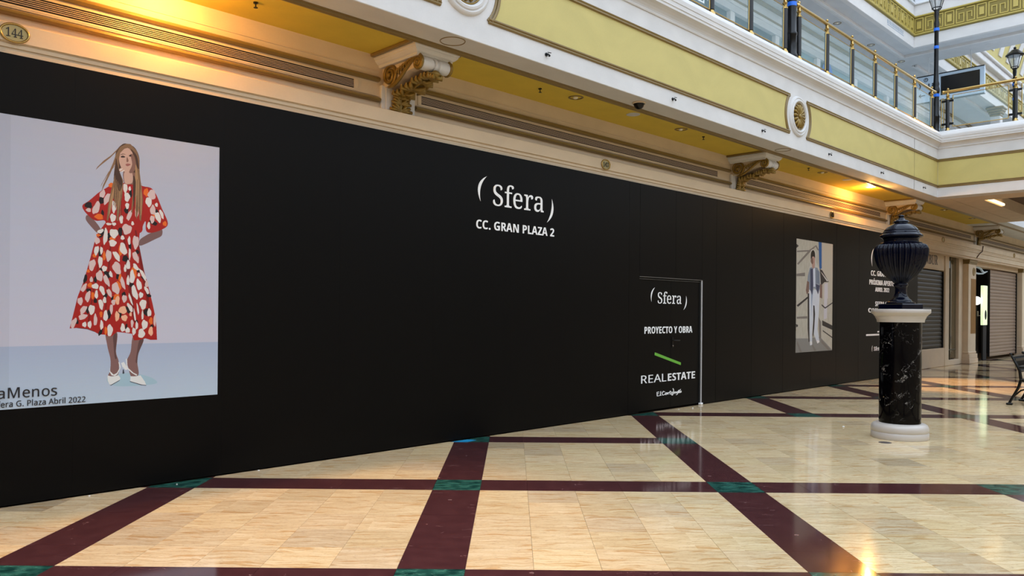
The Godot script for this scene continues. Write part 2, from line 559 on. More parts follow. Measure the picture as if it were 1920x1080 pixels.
	spots(im, [1416, 645, 30, 35, 0, 1473, 728, 20, 45, 0, 1233, 734, 16, 23, 0, 1303, 828, 18, 38, 0, 1474, 829, 17, 39, -22, 1204, 895, 19, 38, 12, 1355, 908, 25, 43, -15, 1249, 964, 21, 35, 0, 1292, 993, 15, 40, -22, 1200, 990, 10, 18, 0, 1393, 1007, 12, 42, -15, 1349, 1043, 23, 39, -15, 1546, 1010, 11, 24, 0, 1310, 1075, 13, 29, -22, 1180, 1101, 15, 36, 10, 1404, 1111, 16, 25, 0, 1135, 1132, 16, 25, 0, 1336, 1136, 13, 19, 0, 1154, 1188, 16, 30, 30, 1323, 1181, 10, 33, 0, 1151, 1233, 27, 17, -22, 1226, 1253, 11, 39, 0, 1454, 1278, 9, 27, 0, 1098, 1273, 14, 35, 20, 1601, 1258, 8, 41, 0, 1156, 1045, 13, 30, 25], c.pink)
	spots(im, [1361, 1122, 13, 30, 0, 1394, 1188, 26, 26, 0, 1405, 1240, 20, 21, 0, 1359, 1229, 14, 33, 0, 1576, 1332, 15, 32, 0, 1444, 1215, 8, 15, 0], c.peach)
	spots(im, [1257, 463, 14, 31, 0, 1180, 509, 22, 22, 0, 1438, 402, 9, 28, 0, 1412, 520, 14, 21, 0, 1608, 519, 14, 25, 0, 1588, 588, 28, 14, 20, 1264, 551, 9, 20, 0, 1485, 488, 9, 21, 0], c.black)
	spots(im, [1243, 577, 26, 19, 0, 1538, 384, 17, 28, 0, 1320, 362, 22, 15, 0, 1591, 535, 10, 18, 0, 1664, 587, 14, 17, 0], c.orange)
	spots(im, [1334, 503, 13, 41, 0, 1404, 371, 14, 32, 0, 1432, 371, 8, 15, 0, 1416, 429, 18, 31, 0, 1556, 446, 21, 34, 0, 1618, 546, 18, 37, -20, 1328, 576, 18, 27, 0, 1380, 582, 12, 28, 0, 1417, 488, 12, 21, 0, 1557, 609, 10, 25, 0, 1642, 523, 11, 34, -20, 1607, 462, 10, 14, 0, 1452, 603, 9, 14, 0, 1303, 620, 17, 8, 0, 1335, 617, 13, 11, 0], c.cream)
	spots(im, [1263, 425, 16, 27, 20, 1292, 453, 17, 42, 25, 1226, 521, 19, 45, 20, 1180, 539, 15, 13, 0, 1576, 395, 26, 34, 0, 1583, 500, 18, 34, 0, 1580, 564, 15, 27, 0, 1432, 549, 13, 40, 20, 1478, 524, 12, 34, 0, 1347, 454, 9, 28, 0], c.pink)
	poly(im, [1117, 1303, 1177, 1310, 1222, 1329, 1222, 1332, 1177, 1314, 1117, 1306], c.legdark)
	blob(im, [1394, 254, 1470, 237, 1470, 328, 1437, 341, 1398, 337], c.skindark)
	blob(im, [1397, 268, 1443, 255, 1450, 324, 1417, 342, 1399, 330], c.skin)
	blob(im, [1409, 72, 1462, 91, 1492, 157, 1493, 255, 1504, 338, 1477, 328, 1463, 259, 1358, 273, 1385, 339, 1372, 437, 1333, 345, 1338, 221, 1344, 137, 1376, 87], c.haird)
	blob(im, [1373, 126, 1409, 99, 1442, 115, 1452, 163, 1449, 219, 1437, 256, 1410, 266, 1384, 249, 1365, 203, 1364, 155], c.skin)
	blob(im, [1436, 137, 1469, 160, 1469, 223, 1450, 261, 1427, 261, 1446, 206], c.skindark)
	blob(im, [1374, 164, 1386, 156, 1400, 160, 1400, 165, 1387, 169, 1376, 169], c.eye)
	blob(im, [1425, 150, 1434, 142, 1441, 145, 1440, 153, 1430, 155], c.eye)
	blob(im, [1367, 156, 1386, 143, 1407, 146, 1387, 147], c.brow)
	blob(im, [1413, 161, 1423, 182, 1418, 194, 1410, 191], c.skindark)
	blob(im, [1405, 211, 1418, 204, 1433, 205, 1436, 210, 1418, 222, 1407, 218], c.lip)
	blob(im, [1364, 248, 1384, 235, 1410, 231, 1423, 240, 1404, 255, 1374, 265, 1366, 260], c.skin)
	blob(im, [1367, 252, 1384, 242, 1385, 246, 1368, 258], c.cream)
	blob(im, [1379, 262, 1396, 250, 1397, 255, 1381, 266], c.cream)
	poly(im, [1409, 72, 1435, 71, 1475, 110, 1492, 164, 1495, 255, 1507, 352, 1518, 435, 1512, 521, 1506, 585, 1496, 572, 1492, 481, 1479, 573, 1472, 553, 1471, 412, 1459, 442, 1449, 534, 1442, 527, 1451, 415, 1464, 329, 1476, 257, 1469, 188, 1449, 128, 1422, 97, 1396, 108, 1370, 140, 1361, 190, 1364, 258, 1391, 324, 1385, 422, 1367, 535, 1361, 597, 1351, 591, 1353, 495, 1327, 442, 1309, 554, 1296, 603, 1290, 590, 1302, 465, 1320, 374, 1339, 289, 1338, 221, 1326, 243, 1307, 293, 1282, 351, 1257, 409, 1266, 367, 1300, 281, 1325, 215, 1344, 151, 1370, 99], c.hair)
	poly(im, [1370, 95, 1344, 137, 1306, 184, 1249, 240, 1220, 274, 1231, 252, 1268, 206, 1312, 166], c.hair)
	blob(im, [1469, 202, 1485, 284, 1487, 383, 1478, 482, 1472, 384, 1466, 301], c.hairl)
	blob(im, [1371, 285, 1385, 353, 1372, 451, 1360, 521, 1362, 425], c.hairl)
	blob(im, [1333, 373, 1327, 456, 1303, 568, 1308, 472], c.hairl)
	blob(im, [1501, 367, 1510, 450, 1504, 550, 1498, 452], c.hairl)
	blob(im, [1344, 178, 1358, 239, 1385, 332, 1369, 396, 1346, 344, 1339, 276], c.haird)
	blob(im, [1453, 288, 1470, 321, 1464, 441, 1457, 484], c.haird)
	blob(im, [1435, 102, 1476, 145, 1490, 228, 1476, 215, 1462, 154], c.haird)
	poly(im, [1343, 316, 1345, 316, 1334, 496, 1331, 490], c.haird)
	poly(im, [1347, 321, 1349, 321, 1340, 506, 1337, 499], c.hairl)
	poly(im, [1351, 326, 1353, 326, 1346, 515, 1343, 508], c.haird)
	poly(im, [1355, 331, 1357, 331, 1352, 524, 1349, 517], c.hairl)
	poly(im, [1359, 336, 1361, 336, 1357, 533, 1355, 526], c.haird)
	poly(im, [1363, 342, 1364, 341, 1363, 542, 1361, 535], c.hairl)
	poly(im, [1366, 347, 1368, 346, 1369, 551, 1367, 544], c.haird)
	poly(im, [1370, 352, 1372, 351, 1375, 560, 1373, 553], c.hairl)
	poly(im, [1374, 357, 1376, 356, 1381, 569, 1378, 563], c.haird)
	poly(im, [1461, 288, 1463, 287, 1462, 511, 1460, 508], c.haird)
	poly(im, [1470, 295, 1472, 295, 1472, 518, 1469, 514], c.hairl)
	poly(im, [1479, 302, 1481, 302, 1481, 524, 1478, 520], c.haird)
	poly(im, [1489, 309, 1491, 309, 1491, 530, 1488, 527], c.hairl)
	poly(im, [1498, 317, 1500, 316, 1500, 536, 1497, 533], c.haird)
	poly(im, [1508, 324, 1510, 324, 1509, 542, 1507, 539], c.hairl)
	poly(im, [1345, 220, 1294, 295, 1263, 354, 1251, 382, 1257, 361, 1300, 274], c.hair)
	poly(im, [1303, 1620, 1328, 1629, 1372, 1623, 1383, 1643, 1377, 1658, 1324, 1688, 1315, 1681, 1304, 1656], c.shoe)
	poly(im, [1446, 1634, 1478, 1635, 1511, 1631, 1540, 1675, 1549, 1700, 1519, 1695, 1445, 1668], c.shoe)
	poly(im, [1315, 1682, 1324, 1689, 1378, 1659, 1379, 1654, 1324, 1684], c.sole)
	poly(im, [1443, 1666, 1519, 1694, 1549, 1699, 1548, 1703, 1516, 1698, 1443, 1671], c.sole)
	poly(im, [1315, 1568, 1320, 1595, 1340, 1617, 1360, 1607, 1382, 1566, 1385, 1571, 1363, 1617, 1348, 1626, 1328, 1621, 1316, 1600], c.shoe)
	poly(im, [1416, 1514, 1424, 1515, 1427, 1573, 1467, 1612, 1490, 1624, 1485, 1632, 1457, 1613, 1422, 1579], c.shoe)
	poly(im, [1386, 1542, 1404, 1535, 1422, 1568, 1427, 1587, 1414, 1590, 1394, 1566], c.shoe)
	poly(im, [1369, 1534, 1376, 1537, 1384, 1566, 1377, 1571], c.shoe)
	poly(im, [1398, 1585, 1403, 1585, 1408, 1611, 1401, 1615, 1395, 1612], c.sole)
	return print_mat(im)

func man_print() -> StandardMaterial3D:
	var im := Image.create(780, 1026, false, Image.FORMAT_RGB8)
	var nz := FastNoiseLite.new()
	nz.seed = 5
	nz.frequency = 0.02
	for y in range(0, 1026, 3):
		for x in range(0, 780, 6):
			var v := 0.04 * nz.get_noise_2d(x, y * 0.5)
			im.fill_rect(Rect2i(x, y, 6, 3), Color(0.68 + v, 0.655 + v, 0.60 + v))
	var c := {floor = Color(0.50, 0.49, 0.47), wall2 = Color(0.70, 0.67, 0.61), shade = Color(0.46, 0.43, 0.40), dark = Color(0.17, 0.15, 0.15), blue = Color(0.14, 0.33, 0.56), pale = Color(0.76, 0.74, 0.71), post = Color(0.74, 0.72, 0.74), glow = Color(0.72, 0.70, 0.66), trous = Color(0.76, 0.77, 0.80), trousd = Color(0.58, 0.62, 0.70), vest = Color(0.50, 0.53, 0.57), vestl = Color(0.42, 0.46, 0.52), shirt = Color(0.76, 0.78, 0.82), navy = Color(0.22, 0.24, 0.34), armd = Color(0.46, 0.35, 0.31), face2 = Color(0.66, 0.52, 0.47), hair2 = Color(0.09, 0.07, 0.06), cream = Color(0.86, 0.85, 0.84)}
	poly(im, [0, 897, 261, 902, 502, 890, 793, 1027, 794, 1050, 2, 1030], c.floor)
	poly(im, [486, -4, 780, -1, 784, 527, 496, 532], c.wall2)
	poly(im, [12, 226, 258, 88, 409, 32, 474, 81, 435, 77, 396, 47, 283, 103, 36, 235], c.shade)
	poly(im, [9, 109, 258, 88, 258, 102, 10, 122], c.shade)
	poly(im, [1, 317, 176, 299, 176, 332, 2, 338], c.shade)
	poly(im, [12, 599, 241, 514, 241, 533, 36, 614], c.dark)
	poly(im, [14, 703, 232, 697, 232, 719, 15, 721], c.shade)
	poly(im, [457, -7, 527, -9, 532, 245, 480, 259], c.blue)
	poly(im, [488, 253, 543, 262, 692, 369, 598, 372, 520, 408, 492, 320], c.dark)
	poly(im, [504, 275, 544, 290, 678, 358, 651, 365], c.pale)
	poly(im, [592, 389, 672, 375, 675, 529, 594, 530], c.post)
	poly(im, [593, 479, 660, 478, 658, 716, 585, 728], c.post)
	poly(im, [536, 582, 616, 612, 784, 561, 784, 573, 616, 626, 536, 598], c.dark)
	poly(im, [552, 736, 789, 788, 789, 831, 553, 784], c.dark)
	poly(im, [567, 829, 791, 900, 791, 912, 567, 840], c.dark)
	poly(im, [473, 705, 526, 750, 529, 907, 490, 906], c.shade)
	poly(im, [350, 958, 427, 1016, 389, 1026, 324, 969], c.shade)
	poly(im, [30, 919, 128, 1023, 80, 1024, 19, 945], c.shade)
	poly(im, [529, 912, 745, 1020, 691, 1024, 530, 946], c.shade)
	poly(im, [234, 487, 272, 486, 280, 935, 261, 934, 240, 814], c.dark)
	blob(im, [339, 75, 404, 102, 398, 168, 438, 222, 491, 264, 495, 487, 266, 492, 249, 274, 285, 218, 283, 109], c.glow)
	poly(im, [265, 454, 494, 448, 478, 649, 449, 816, 497, 940, 452, 955, 425, 927, 373, 860, 377, 705, 368, 589, 358, 705, 335, 870, 337, 964, 293, 968, 278, 815], c.trous)
	poly(im, [302, 453, 353, 452, 330, 568, 320, 705], c.trousd)
	poly(im, [355, 595, 381, 600, 395, 677, 379, 816, 355, 903, 342, 870, 358, 733], c.dark)
	poly(im, [274, 251, 336, 240, 438, 244, 491, 286, 500, 431, 456, 494, 417, 450, 365, 435, 328, 502, 290, 459, 221, 439, 232, 329], c.vest)
	poly(im, [413, 262, 478, 276, 487, 392, 415, 389], c.vestl)
	poly(im, [343, 248, 387, 246, 397, 423, 352, 424], c.shirt)
	poly(im, [286, 262, 343, 254, 352, 408, 328, 502, 290, 453], c.navy)
	poly(im, [403, 395, 493, 409, 456, 488, 417, 450], c.navy)
	poly(im, [220, 373, 264, 383, 259, 470, 216, 499, 197, 461], c.armd)
	poly(im, [493, 392, 546, 402, 548, 531, 496, 521], c.armd)
	blob(im, [303, 140, 379, 131, 383, 180, 374, 247, 330, 249, 310, 189], c.face2)
	blob(im, [340, 84, 378, 103, 385, 152, 360, 143, 322, 150, 317, 200, 295, 179, 296, 113], c.hair2)
	blob(im, [303, 162, 335, 161, 348, 198, 323, 216, 291, 190], c.armd)
	poly(im, [286, 930, 336, 931, 337, 958, 293, 963], c.cream)
	poly(im, [438, 922, 490, 928, 490, 945, 445, 950], c.cream)
	poly(im, [-2, 769, 39, 775, 40, 791, 4, 796], c.dark)
	poly(im, [-9, 46, 44, 64, -3, 86, -15, 68], c.dark)
	return print_mat(im)

# ---------- floor ----------
const T := 0.4110
func gw(u: float, w: float) -> Vector2:   # tile grid to world (x, z)
	var a := -2.7408 + u * T
	var b := 4.6589 + w * T
	return Vector2((a + b) * 0.70711, CAM_Z - (b - a) * 0.70711)

func band_u(i: int, j: int) -> bool:
	if posmod(i, 6) != 5:
		return false
	return not (i == 17 and j > 5 and j < 17)
func band_w(i: int, j: int) -> bool:
	if posmod(j, 6) != 5:
		return false
	return not (j == 11 and i > 11 and i < 23)

func make_floor():
	var fl := setting("floor", "polished cream marble floor with dark red bands and green corner slabs")
	var sub := MB.new()
	sub.box(-14, 62, -0.25, -0.012, -2.2, 17)
	part("sub_floor", sub, M.grout, fl)
	var region := P2([-13.5, 16.9, -13.5, 0.0, 22.2, 0.0, 22.2, -0.34, 28.45, -0.34, 28.45, -2.1, 30.6, -2.1, 30.6, -0.34, 61.5, -0.34, 61.5, 16.9])
	var rest := {cream = MB.new(), maroon = MB.new(), green = MB.new()}
	var rest_uv := {}
	var near: Array = []
	for i in range(-40, 84):
		for j in range(-22, 84):
			var c := gw(i + 0.5, j + 0.5)
			if c.x < -13.6 or c.x > 61.6 or c.y < -2.2 or c.y > 17:
				continue
			var kind := "cream"
			var u1 := i + 1
			var w1 := j + 1
			var bu := band_u(i, j)
			var bw := band_w(i, j)
			if bu and bw:
				kind = "green"
			elif bu:
				kind = "maroon"
				var p := posmod(j, 6)
				if p == 2 or p == 4:
					continue
				if p == 1 or p == 3:
					w1 = j + 2
			elif bw:
				kind = "maroon"
				var p := posmod(i, 6)
				if p == 2 or p == 4:
					continue
				if p == 1 or p == 3:
					u1 = i + 2
			var g := 0.0022
			var q := PackedVector2Array([gw(i + g, j + g), gw(u1 - g, j + g), gw(u1 - g, w1 - g), gw(i + g, w1 - g)])
			var depth := 4.6589 + (j + 0.5) * T
			var lat := -2.7408 + (i + 0.5) * T
			var seen := depth > 4.1 and absf(lat / depth) < 0.68
			if c.y < 0.6 or c.x > 28.0:
				var cl := Geometry2D.intersect_polygons(q, region)
				if cl.is_empty():
					continue
				q = cl[0]
			near.append([depth if seen else depth + 100.0, kind, q, Vector2(i, j)])
	near.sort_custom(func(a, b): return a[0] < b[0])
	var n := {cream = 0, maroon = 0, green = 0}
	var lim := {cream = 290, maroon = 110, green = 14}
	var nm := {cream = "tile", maroon = "band_slab", green = "corner_slab"}
	var mt := {cream = M.floor, maroon = M.maroon, green = M.green}
	var sts := {}
	for k in nm:
		sts[k] = SurfaceTool.new()
		sts[k].begin(Mesh.PRIMITIVE_TRIANGLES)
	for e in near:
		var k: String = e[1]
		var single: bool = n[k] < lim[k] and e[0] < 60.0
		var st: SurfaceTool = sts[k]
		if single:
			st = SurfaceTool.new()
			st.begin(Mesh.PRIMITIVE_TRIANGLES)
		slab(st, e[2], k, not single)
		if single:
			n[k] += 1
			st.generate_normals()
			part(nm[k], st.commit(), mt[k], fl)
	for k in nm:
		sts[k].generate_normals()
		var o := part({cream = "distant_tiles", maroon = "distant_bands", green = "distant_corner_slabs"}[k], sts[k].commit(), mt[k], fl)
		o.set_meta("kind", "stuff")

func slab(st: SurfaceTool, q: PackedVector2Array, kind: String, flat: bool):
	var off := Vector2(rng.randf() * 7.0, rng.randf() * 7.0)
	var t := rng.randfn(0.0, 1.0)
	var b := clampf(0.925 + 0.055 * t, 0.77, 1.0)
	var col := Color(b, b * (1.0 - 0.012 * rng.randf()), b * (0.985 - 0.05 * rng.randf()))
	if kind == "cream" and rng.randf() < 0.14:
		col = Color(b * 0.86, b * 0.86, b * 0.88)
	st.set_smooth_group(-1)
	var dip := -0.0004 * rng.randf()
	var ar := 0.0
	for i in q.size():
		ar += q[i].cross(q[(i + 1) % q.size()])
	var idx := Geometry2D.triangulate_polygon(q)
	for k in range(0, idx.size(), 3):
		var tri := [idx[k], idx[k + 1], idx[k + 2]]
		# clockwise seen from above: in (x, z) with z towards the viewer
		var s := (q[tri[1]] - q[tri[0]]).cross(q[tri[2]] - q[tri[0]])
		if s < 0:
			tri = [idx[k], idx[k + 2], idx[k + 1]]
		for m in tri:
			put(st, q[m], dip, off, col)
	if flat:
		return
	for i in q.size():
		var a := q[i]
		var c := q[(i + 1) % q.size()]
		if ar > 0:
			var sw := a
			a = c
			c = sw
		for v in [[a, dip], [c, dip], [c, -0.012], [a, dip], [c, -0.012], [a, -0.012]]:
			put(st, v[0], v[1], off, col)

func put(st: SurfaceTool, p: Vector2, y: float, off: Vector2, col: Color):
	st.set_color(col)
	st.set_uv(Vector2((p.x + p.y) * 0.70711, (p.x - p.y) * 0.70711) * 0.62 + off)
	st.add_vertex(Vector3(p.x, y, p.y))

# ---------- profiles along an edge ----------
func runx(called: String, pts: Array, x0: float, x1: float, m: Material, parent: Node) -> MeshInstance3D:
	var b := MB.new()       # pts: (z, y) pairs
	b.prism(P2(pts), Vector3(x0, 0, 0), Vector3(0, 0, 1), Vector3(0, 1, 0), Vector3(x1 - x0, 0, 0))
	return part(called, b, m, parent)

func runz(called: String, pts: Array, xo: float, z0: float, z1: float, m: Material, parent: Node) -> MeshInstance3D:
	var b := MB.new()       # pts: (distance towards -x from xo, y)
	b.prism(P2(pts), Vector3(xo, 0, z0), Vector3(-1, 0, 0), Vector3(0, 1, 0), Vector3(0, 0, z1 - z0))
	return part(called, b, m, parent)

func slabbox(called: String, x0: float, x1: float, y0: float, y1: float, z0: float, z1: float, m: Material, parent: Node, c := 0.0) -> MeshInstance3D:
	var b := MB.new()
	b.box(x0, x1, y0, y1, z0, z1, c)
	return part(called, b, m, parent)

const BAYS := [-10.03, -2.362, 5.306, 12.974, 20.642, 28.31, 35.98, 43.65, 51.3]

func make_shell():
	var wl := setting("wall_left", "cream upper shopfront wall above the black hoarding, with gold mouldings")
	slabbox("upper_wall", -14, 62, 3.5, 5.6, -0.6, -0.2, M.cream, wl)
	slabbox("lower_wall", -14, 22.4, 0, 3.5, -0.6, -0.5, M.tan, wl)
	for i in BAYS.size() - 1:
		var a: float = BAYS[i] + 0.25
		var b: float = BAYS[i + 1] - 0.25
		runx("lower_moulding", [-0.2, 3.868, -0.15, 3.872, -0.135, 3.882, -0.14, 3.900, -0.165, 3.915, -0.2, 3.922], a, b, M.bronze, wl)
		runx("upper_moulding", [-0.2, 4.092, -0.17, 4.095, -0.15, 4.11, -0.155, 4.13, -0.175, 4.145, -0.2, 4.148], a, b, M.bronze, wl)
		runx("panel_bead", [-0.2, 3.930, -0.188, 3.932, -0.188, 3.942, -0.2, 3.944], a, b, M.cream, wl)
		runx("frieze_bead", [-0.2, 4.205, -0.192, 4.208, -0.192, 4.216, -0.2, 4.220], a, b, M.cream, wl)
	var tr := setting("trim_1", "cream lintel band running along the top of the hoarding")
	runx("band", [-0.3, 3.36, -0.065, 3.36, -0.06, 3.50, -0.035, 3.515, -0.035, 3.553, -0.042, 3.557, -0.042, 3.566, -0.026, 3.57, -0.024, 3.596, -0.031, 3.60, -0.031, 3.606, -0.006, 3.612, -0.006, 3.75, -0.011, 3.755, -0.3, 3.755], -14, 62, M.cream, tr)
	runx("shelf", [-0.3, 3.3, -0.1, 3.3, -0.1, 3.36, -0.3, 3.36], 22.4, 62, M.tan, tr)
	var ce := setting("ceiling", "ochre yellow ceiling of the walkway with bronze mouldings")
	slabbox("ceiling_panel", -14, 62, 4.385, 4.5, -0.2, 0.56, M.ochre, ce)
	runx("edge_moulding", [0.50, 4.40, 0.505, 4.372, 0.525, 4.368, 0.53, 4.352, 0.56, 4.345, 0.59, 4.352, 0.595, 4.365, 0.63, 4.368, 0.64, 4.40], -14, 62, M.bronze, ce)
	for x in BAYS:
		slabbox("cross_moulding", x - 0.36, x - 0.315, 4.352, 4.386, -0.2, 0.51, M.bronze, ce, 0.008)
		slabbox("cross_moulding", x + 0.315, x + 0.36, 4.352, 4.386, -0.2, 0.51, M.bronze, ce, 0.008)
	# lower gallery
	var g := setting("gallery_lower", "first gallery edge with cream cornice and long yellow panels")
	var prof := [0.60, 4.37, 0.965, 4.37, 0.97, 4.376, 0.97, 5.525, 0.985, 5.528, 0.992, 5.545, 0.985, 5.560, 0.98, 5.562, 0.99, 5.585, 1.01, 5.612, 1.04, 5.636, 1.075, 5.652, 1.085, 5.655, 1.085, 5.69, 1.095, 5.695, 1.097, 5.75, 1.105, 5.755, 1.11, 5.815, 1.10, 5.845, 1.06, 5.90, 0.98, 5.95, 0.6, 5.95]
	runx("cornice_edge", prof, -14, 20.47, M.white, g)
	var profz: Array = []
	for k in range(0, prof.size(), 2):
		profz.append(prof[k] - 0.97 if k > 1 and k < prof.size() - 2 else -0.42)
		profz.append(prof[k + 1])
	runz("cornice_edge", profz, 20.47, 0.6, 17, M.white, g)
	slabbox("gallery_slab", -14, 27.3, 4.75, 5.945, -1.9, 0.62, M.pale, g)
	slabbox("bridge_slab", 20.88, 27.3, 4.75, 5.945, 0.62, 17, M.pale, g)
	slabbox("gallery_slab", 27.3, 62, 4.37, 5.945, -1.9, 0.9, M.pale, g)
	slabbox("ceiling_core", -14, 62, 4.5, 4.75, -0.2, 0.62, M.pale, g)
	# underside of the bridge with a sunk light coffer
	slabbox("bridge_soffit", 20.88, 27.3, 4.37, 4.75, 0.62, 1.10, M.tan, g)
	slabbox("bridge_soffit", 20.88, 21.7, 4.37, 4.75, 1.115, 17, M.tan, g)
	slabbox("bridge_soffit", 26.6, 27.3, 4.37, 4.75, 1.115, 17, M.tan, g)
	slabbox("bridge_soffit", 21.7, 26.6, 4.37, 4.75, 1.115, 1.66, M.tan, g)
	slabbox("soffit_groove", 20.88, 27.3, 4.40, 4.6, 1.10, 1.115, M.shadow_gap, g)
	slabbox("coffer_back", 21.7, 26.6, 4.66, 4.75, 1.66, 17, mat(Color(0.36, 0.26, 0.16), 0.7), g)
	slabbox("coffer_light", 21.75, 23.4, 4.40, 4.46, 1.665, 1.72, glow(Color(1.0, 0.86, 0.62), 1.3), g, 0.01)
	# yellow panels and their frames on the long face
	var ends := [[5.306, 12.974], [-2.362, 5.306], [-10.03, -2.362], [12.974, 20.47]]
	for e in ends:
		yellow_panel(g, e[0], e[1], e[1] > 20.0 and e[1] < 20.5)
	slabbox("panel_joint", 18.828, 18.838, 4.376, 5.71, 0.965, 0.9735, mat(Color(0.35, 0.30, 0.24), 0.8), g)
	var q := MB.new()
	q.box(20.463, 20.476, 4.665, 5.222, 0.98, 16.9)
	part("yellow_panel", q, M.yellow, g)
	runz("panel_moulding", [-0.01, 4.597, 0.012, 4.60, 0.022, 4.615, 0.014, 4.632, 0.026, 4.642, 0.026, 4.655, 0.008, 4.664, -0.01, 4.664], 20.47, 0.99, 16.9, M.bronze, g)
	runz("panel_moulding", [-0.01, 5.222, 0.008, 5.222, 0.026, 5.231, 0.026, 5.246, 0.014, 5.256, 0.022, 5.272, 0.012, 5.287, -0.01, 5.289], 20.47, 0.99, 16.9, M.bronze, g)

func yellow_panel(g: Node, a: float, b: float, last: bool):
	var cy := 4.945
	var R := 0.50
	var pts := PackedVector2Array()
	var half := 0.280
	var inner := PackedVector2Array()
	for k in 17:
		var t := lerpf(-1, 1, k / 16.0)
		var y := cy + half * t
		inner.append(Vector2(a + sqrt(R * R - pow(half * t, 2)), y))
	var right: Array = []
	for k in 17:
		var t := lerpf(1, -1, k / 16.0)
		var y := cy + half * t
		right.append(Vector2((b - sqrt(R * R - pow(half * t, 2))) if not last else b, y))
	pts = inner.duplicate()
	pts.append_array(PackedVector2Array(right))
	var m := MB.new()
	m.prism(pts, Vector3(0, 0, 0.955), Vector3(1, 0, 0), Vector3(0, 1, 0), Vector3(0, 0, 0.017))
	part("yellow_panel", m, M.yellow, g)
	# moulded frame: top, bottom, curved ends
	var xl := inner[0].x
	var xr: float = right[16].x
	for s in [1.0, -1.0]:
		var y0: float = cy + s * half
		var pp: Array = []
		for e in [[0.0, 0.96], [0.0, 0.978], [0.009, 0.996], [0.022, 0.996], [0.033, 0.984], [0.05, 0.992], [0.062, 0.982], [0.066, 0.96]]:
			pp.append(e[1])
			pp.append(y0 + s * e[0])
		runx("panel_moulding", pp, xl - 0.085, xr + (0.085 if not last else 0.0), M.bronze, g)
	var sides := [[a, 1.0]] if last else [[a, 1.0], [b, -1.0]]
	for e in sides:
		var f := MB.new()
		for ring in [[R - 0.012, 0.020], [R - 0.052, 0.014]]:
			var path: Array = []
			for k in 17:
				var t := lerpf(-1, 1, k / 16.0)
				var yy: float = cy + (half + 0.035) * t
				path.append(Vector3(e[0] + e[1] * sqrt(maxf(0.0, ring[0] * ring[0] - pow(yy - cy, 2))), yy, 0.974))
			f.tube(path, [ring[1]], 8)
		part("panel_moulding", f, M.bronze, g)

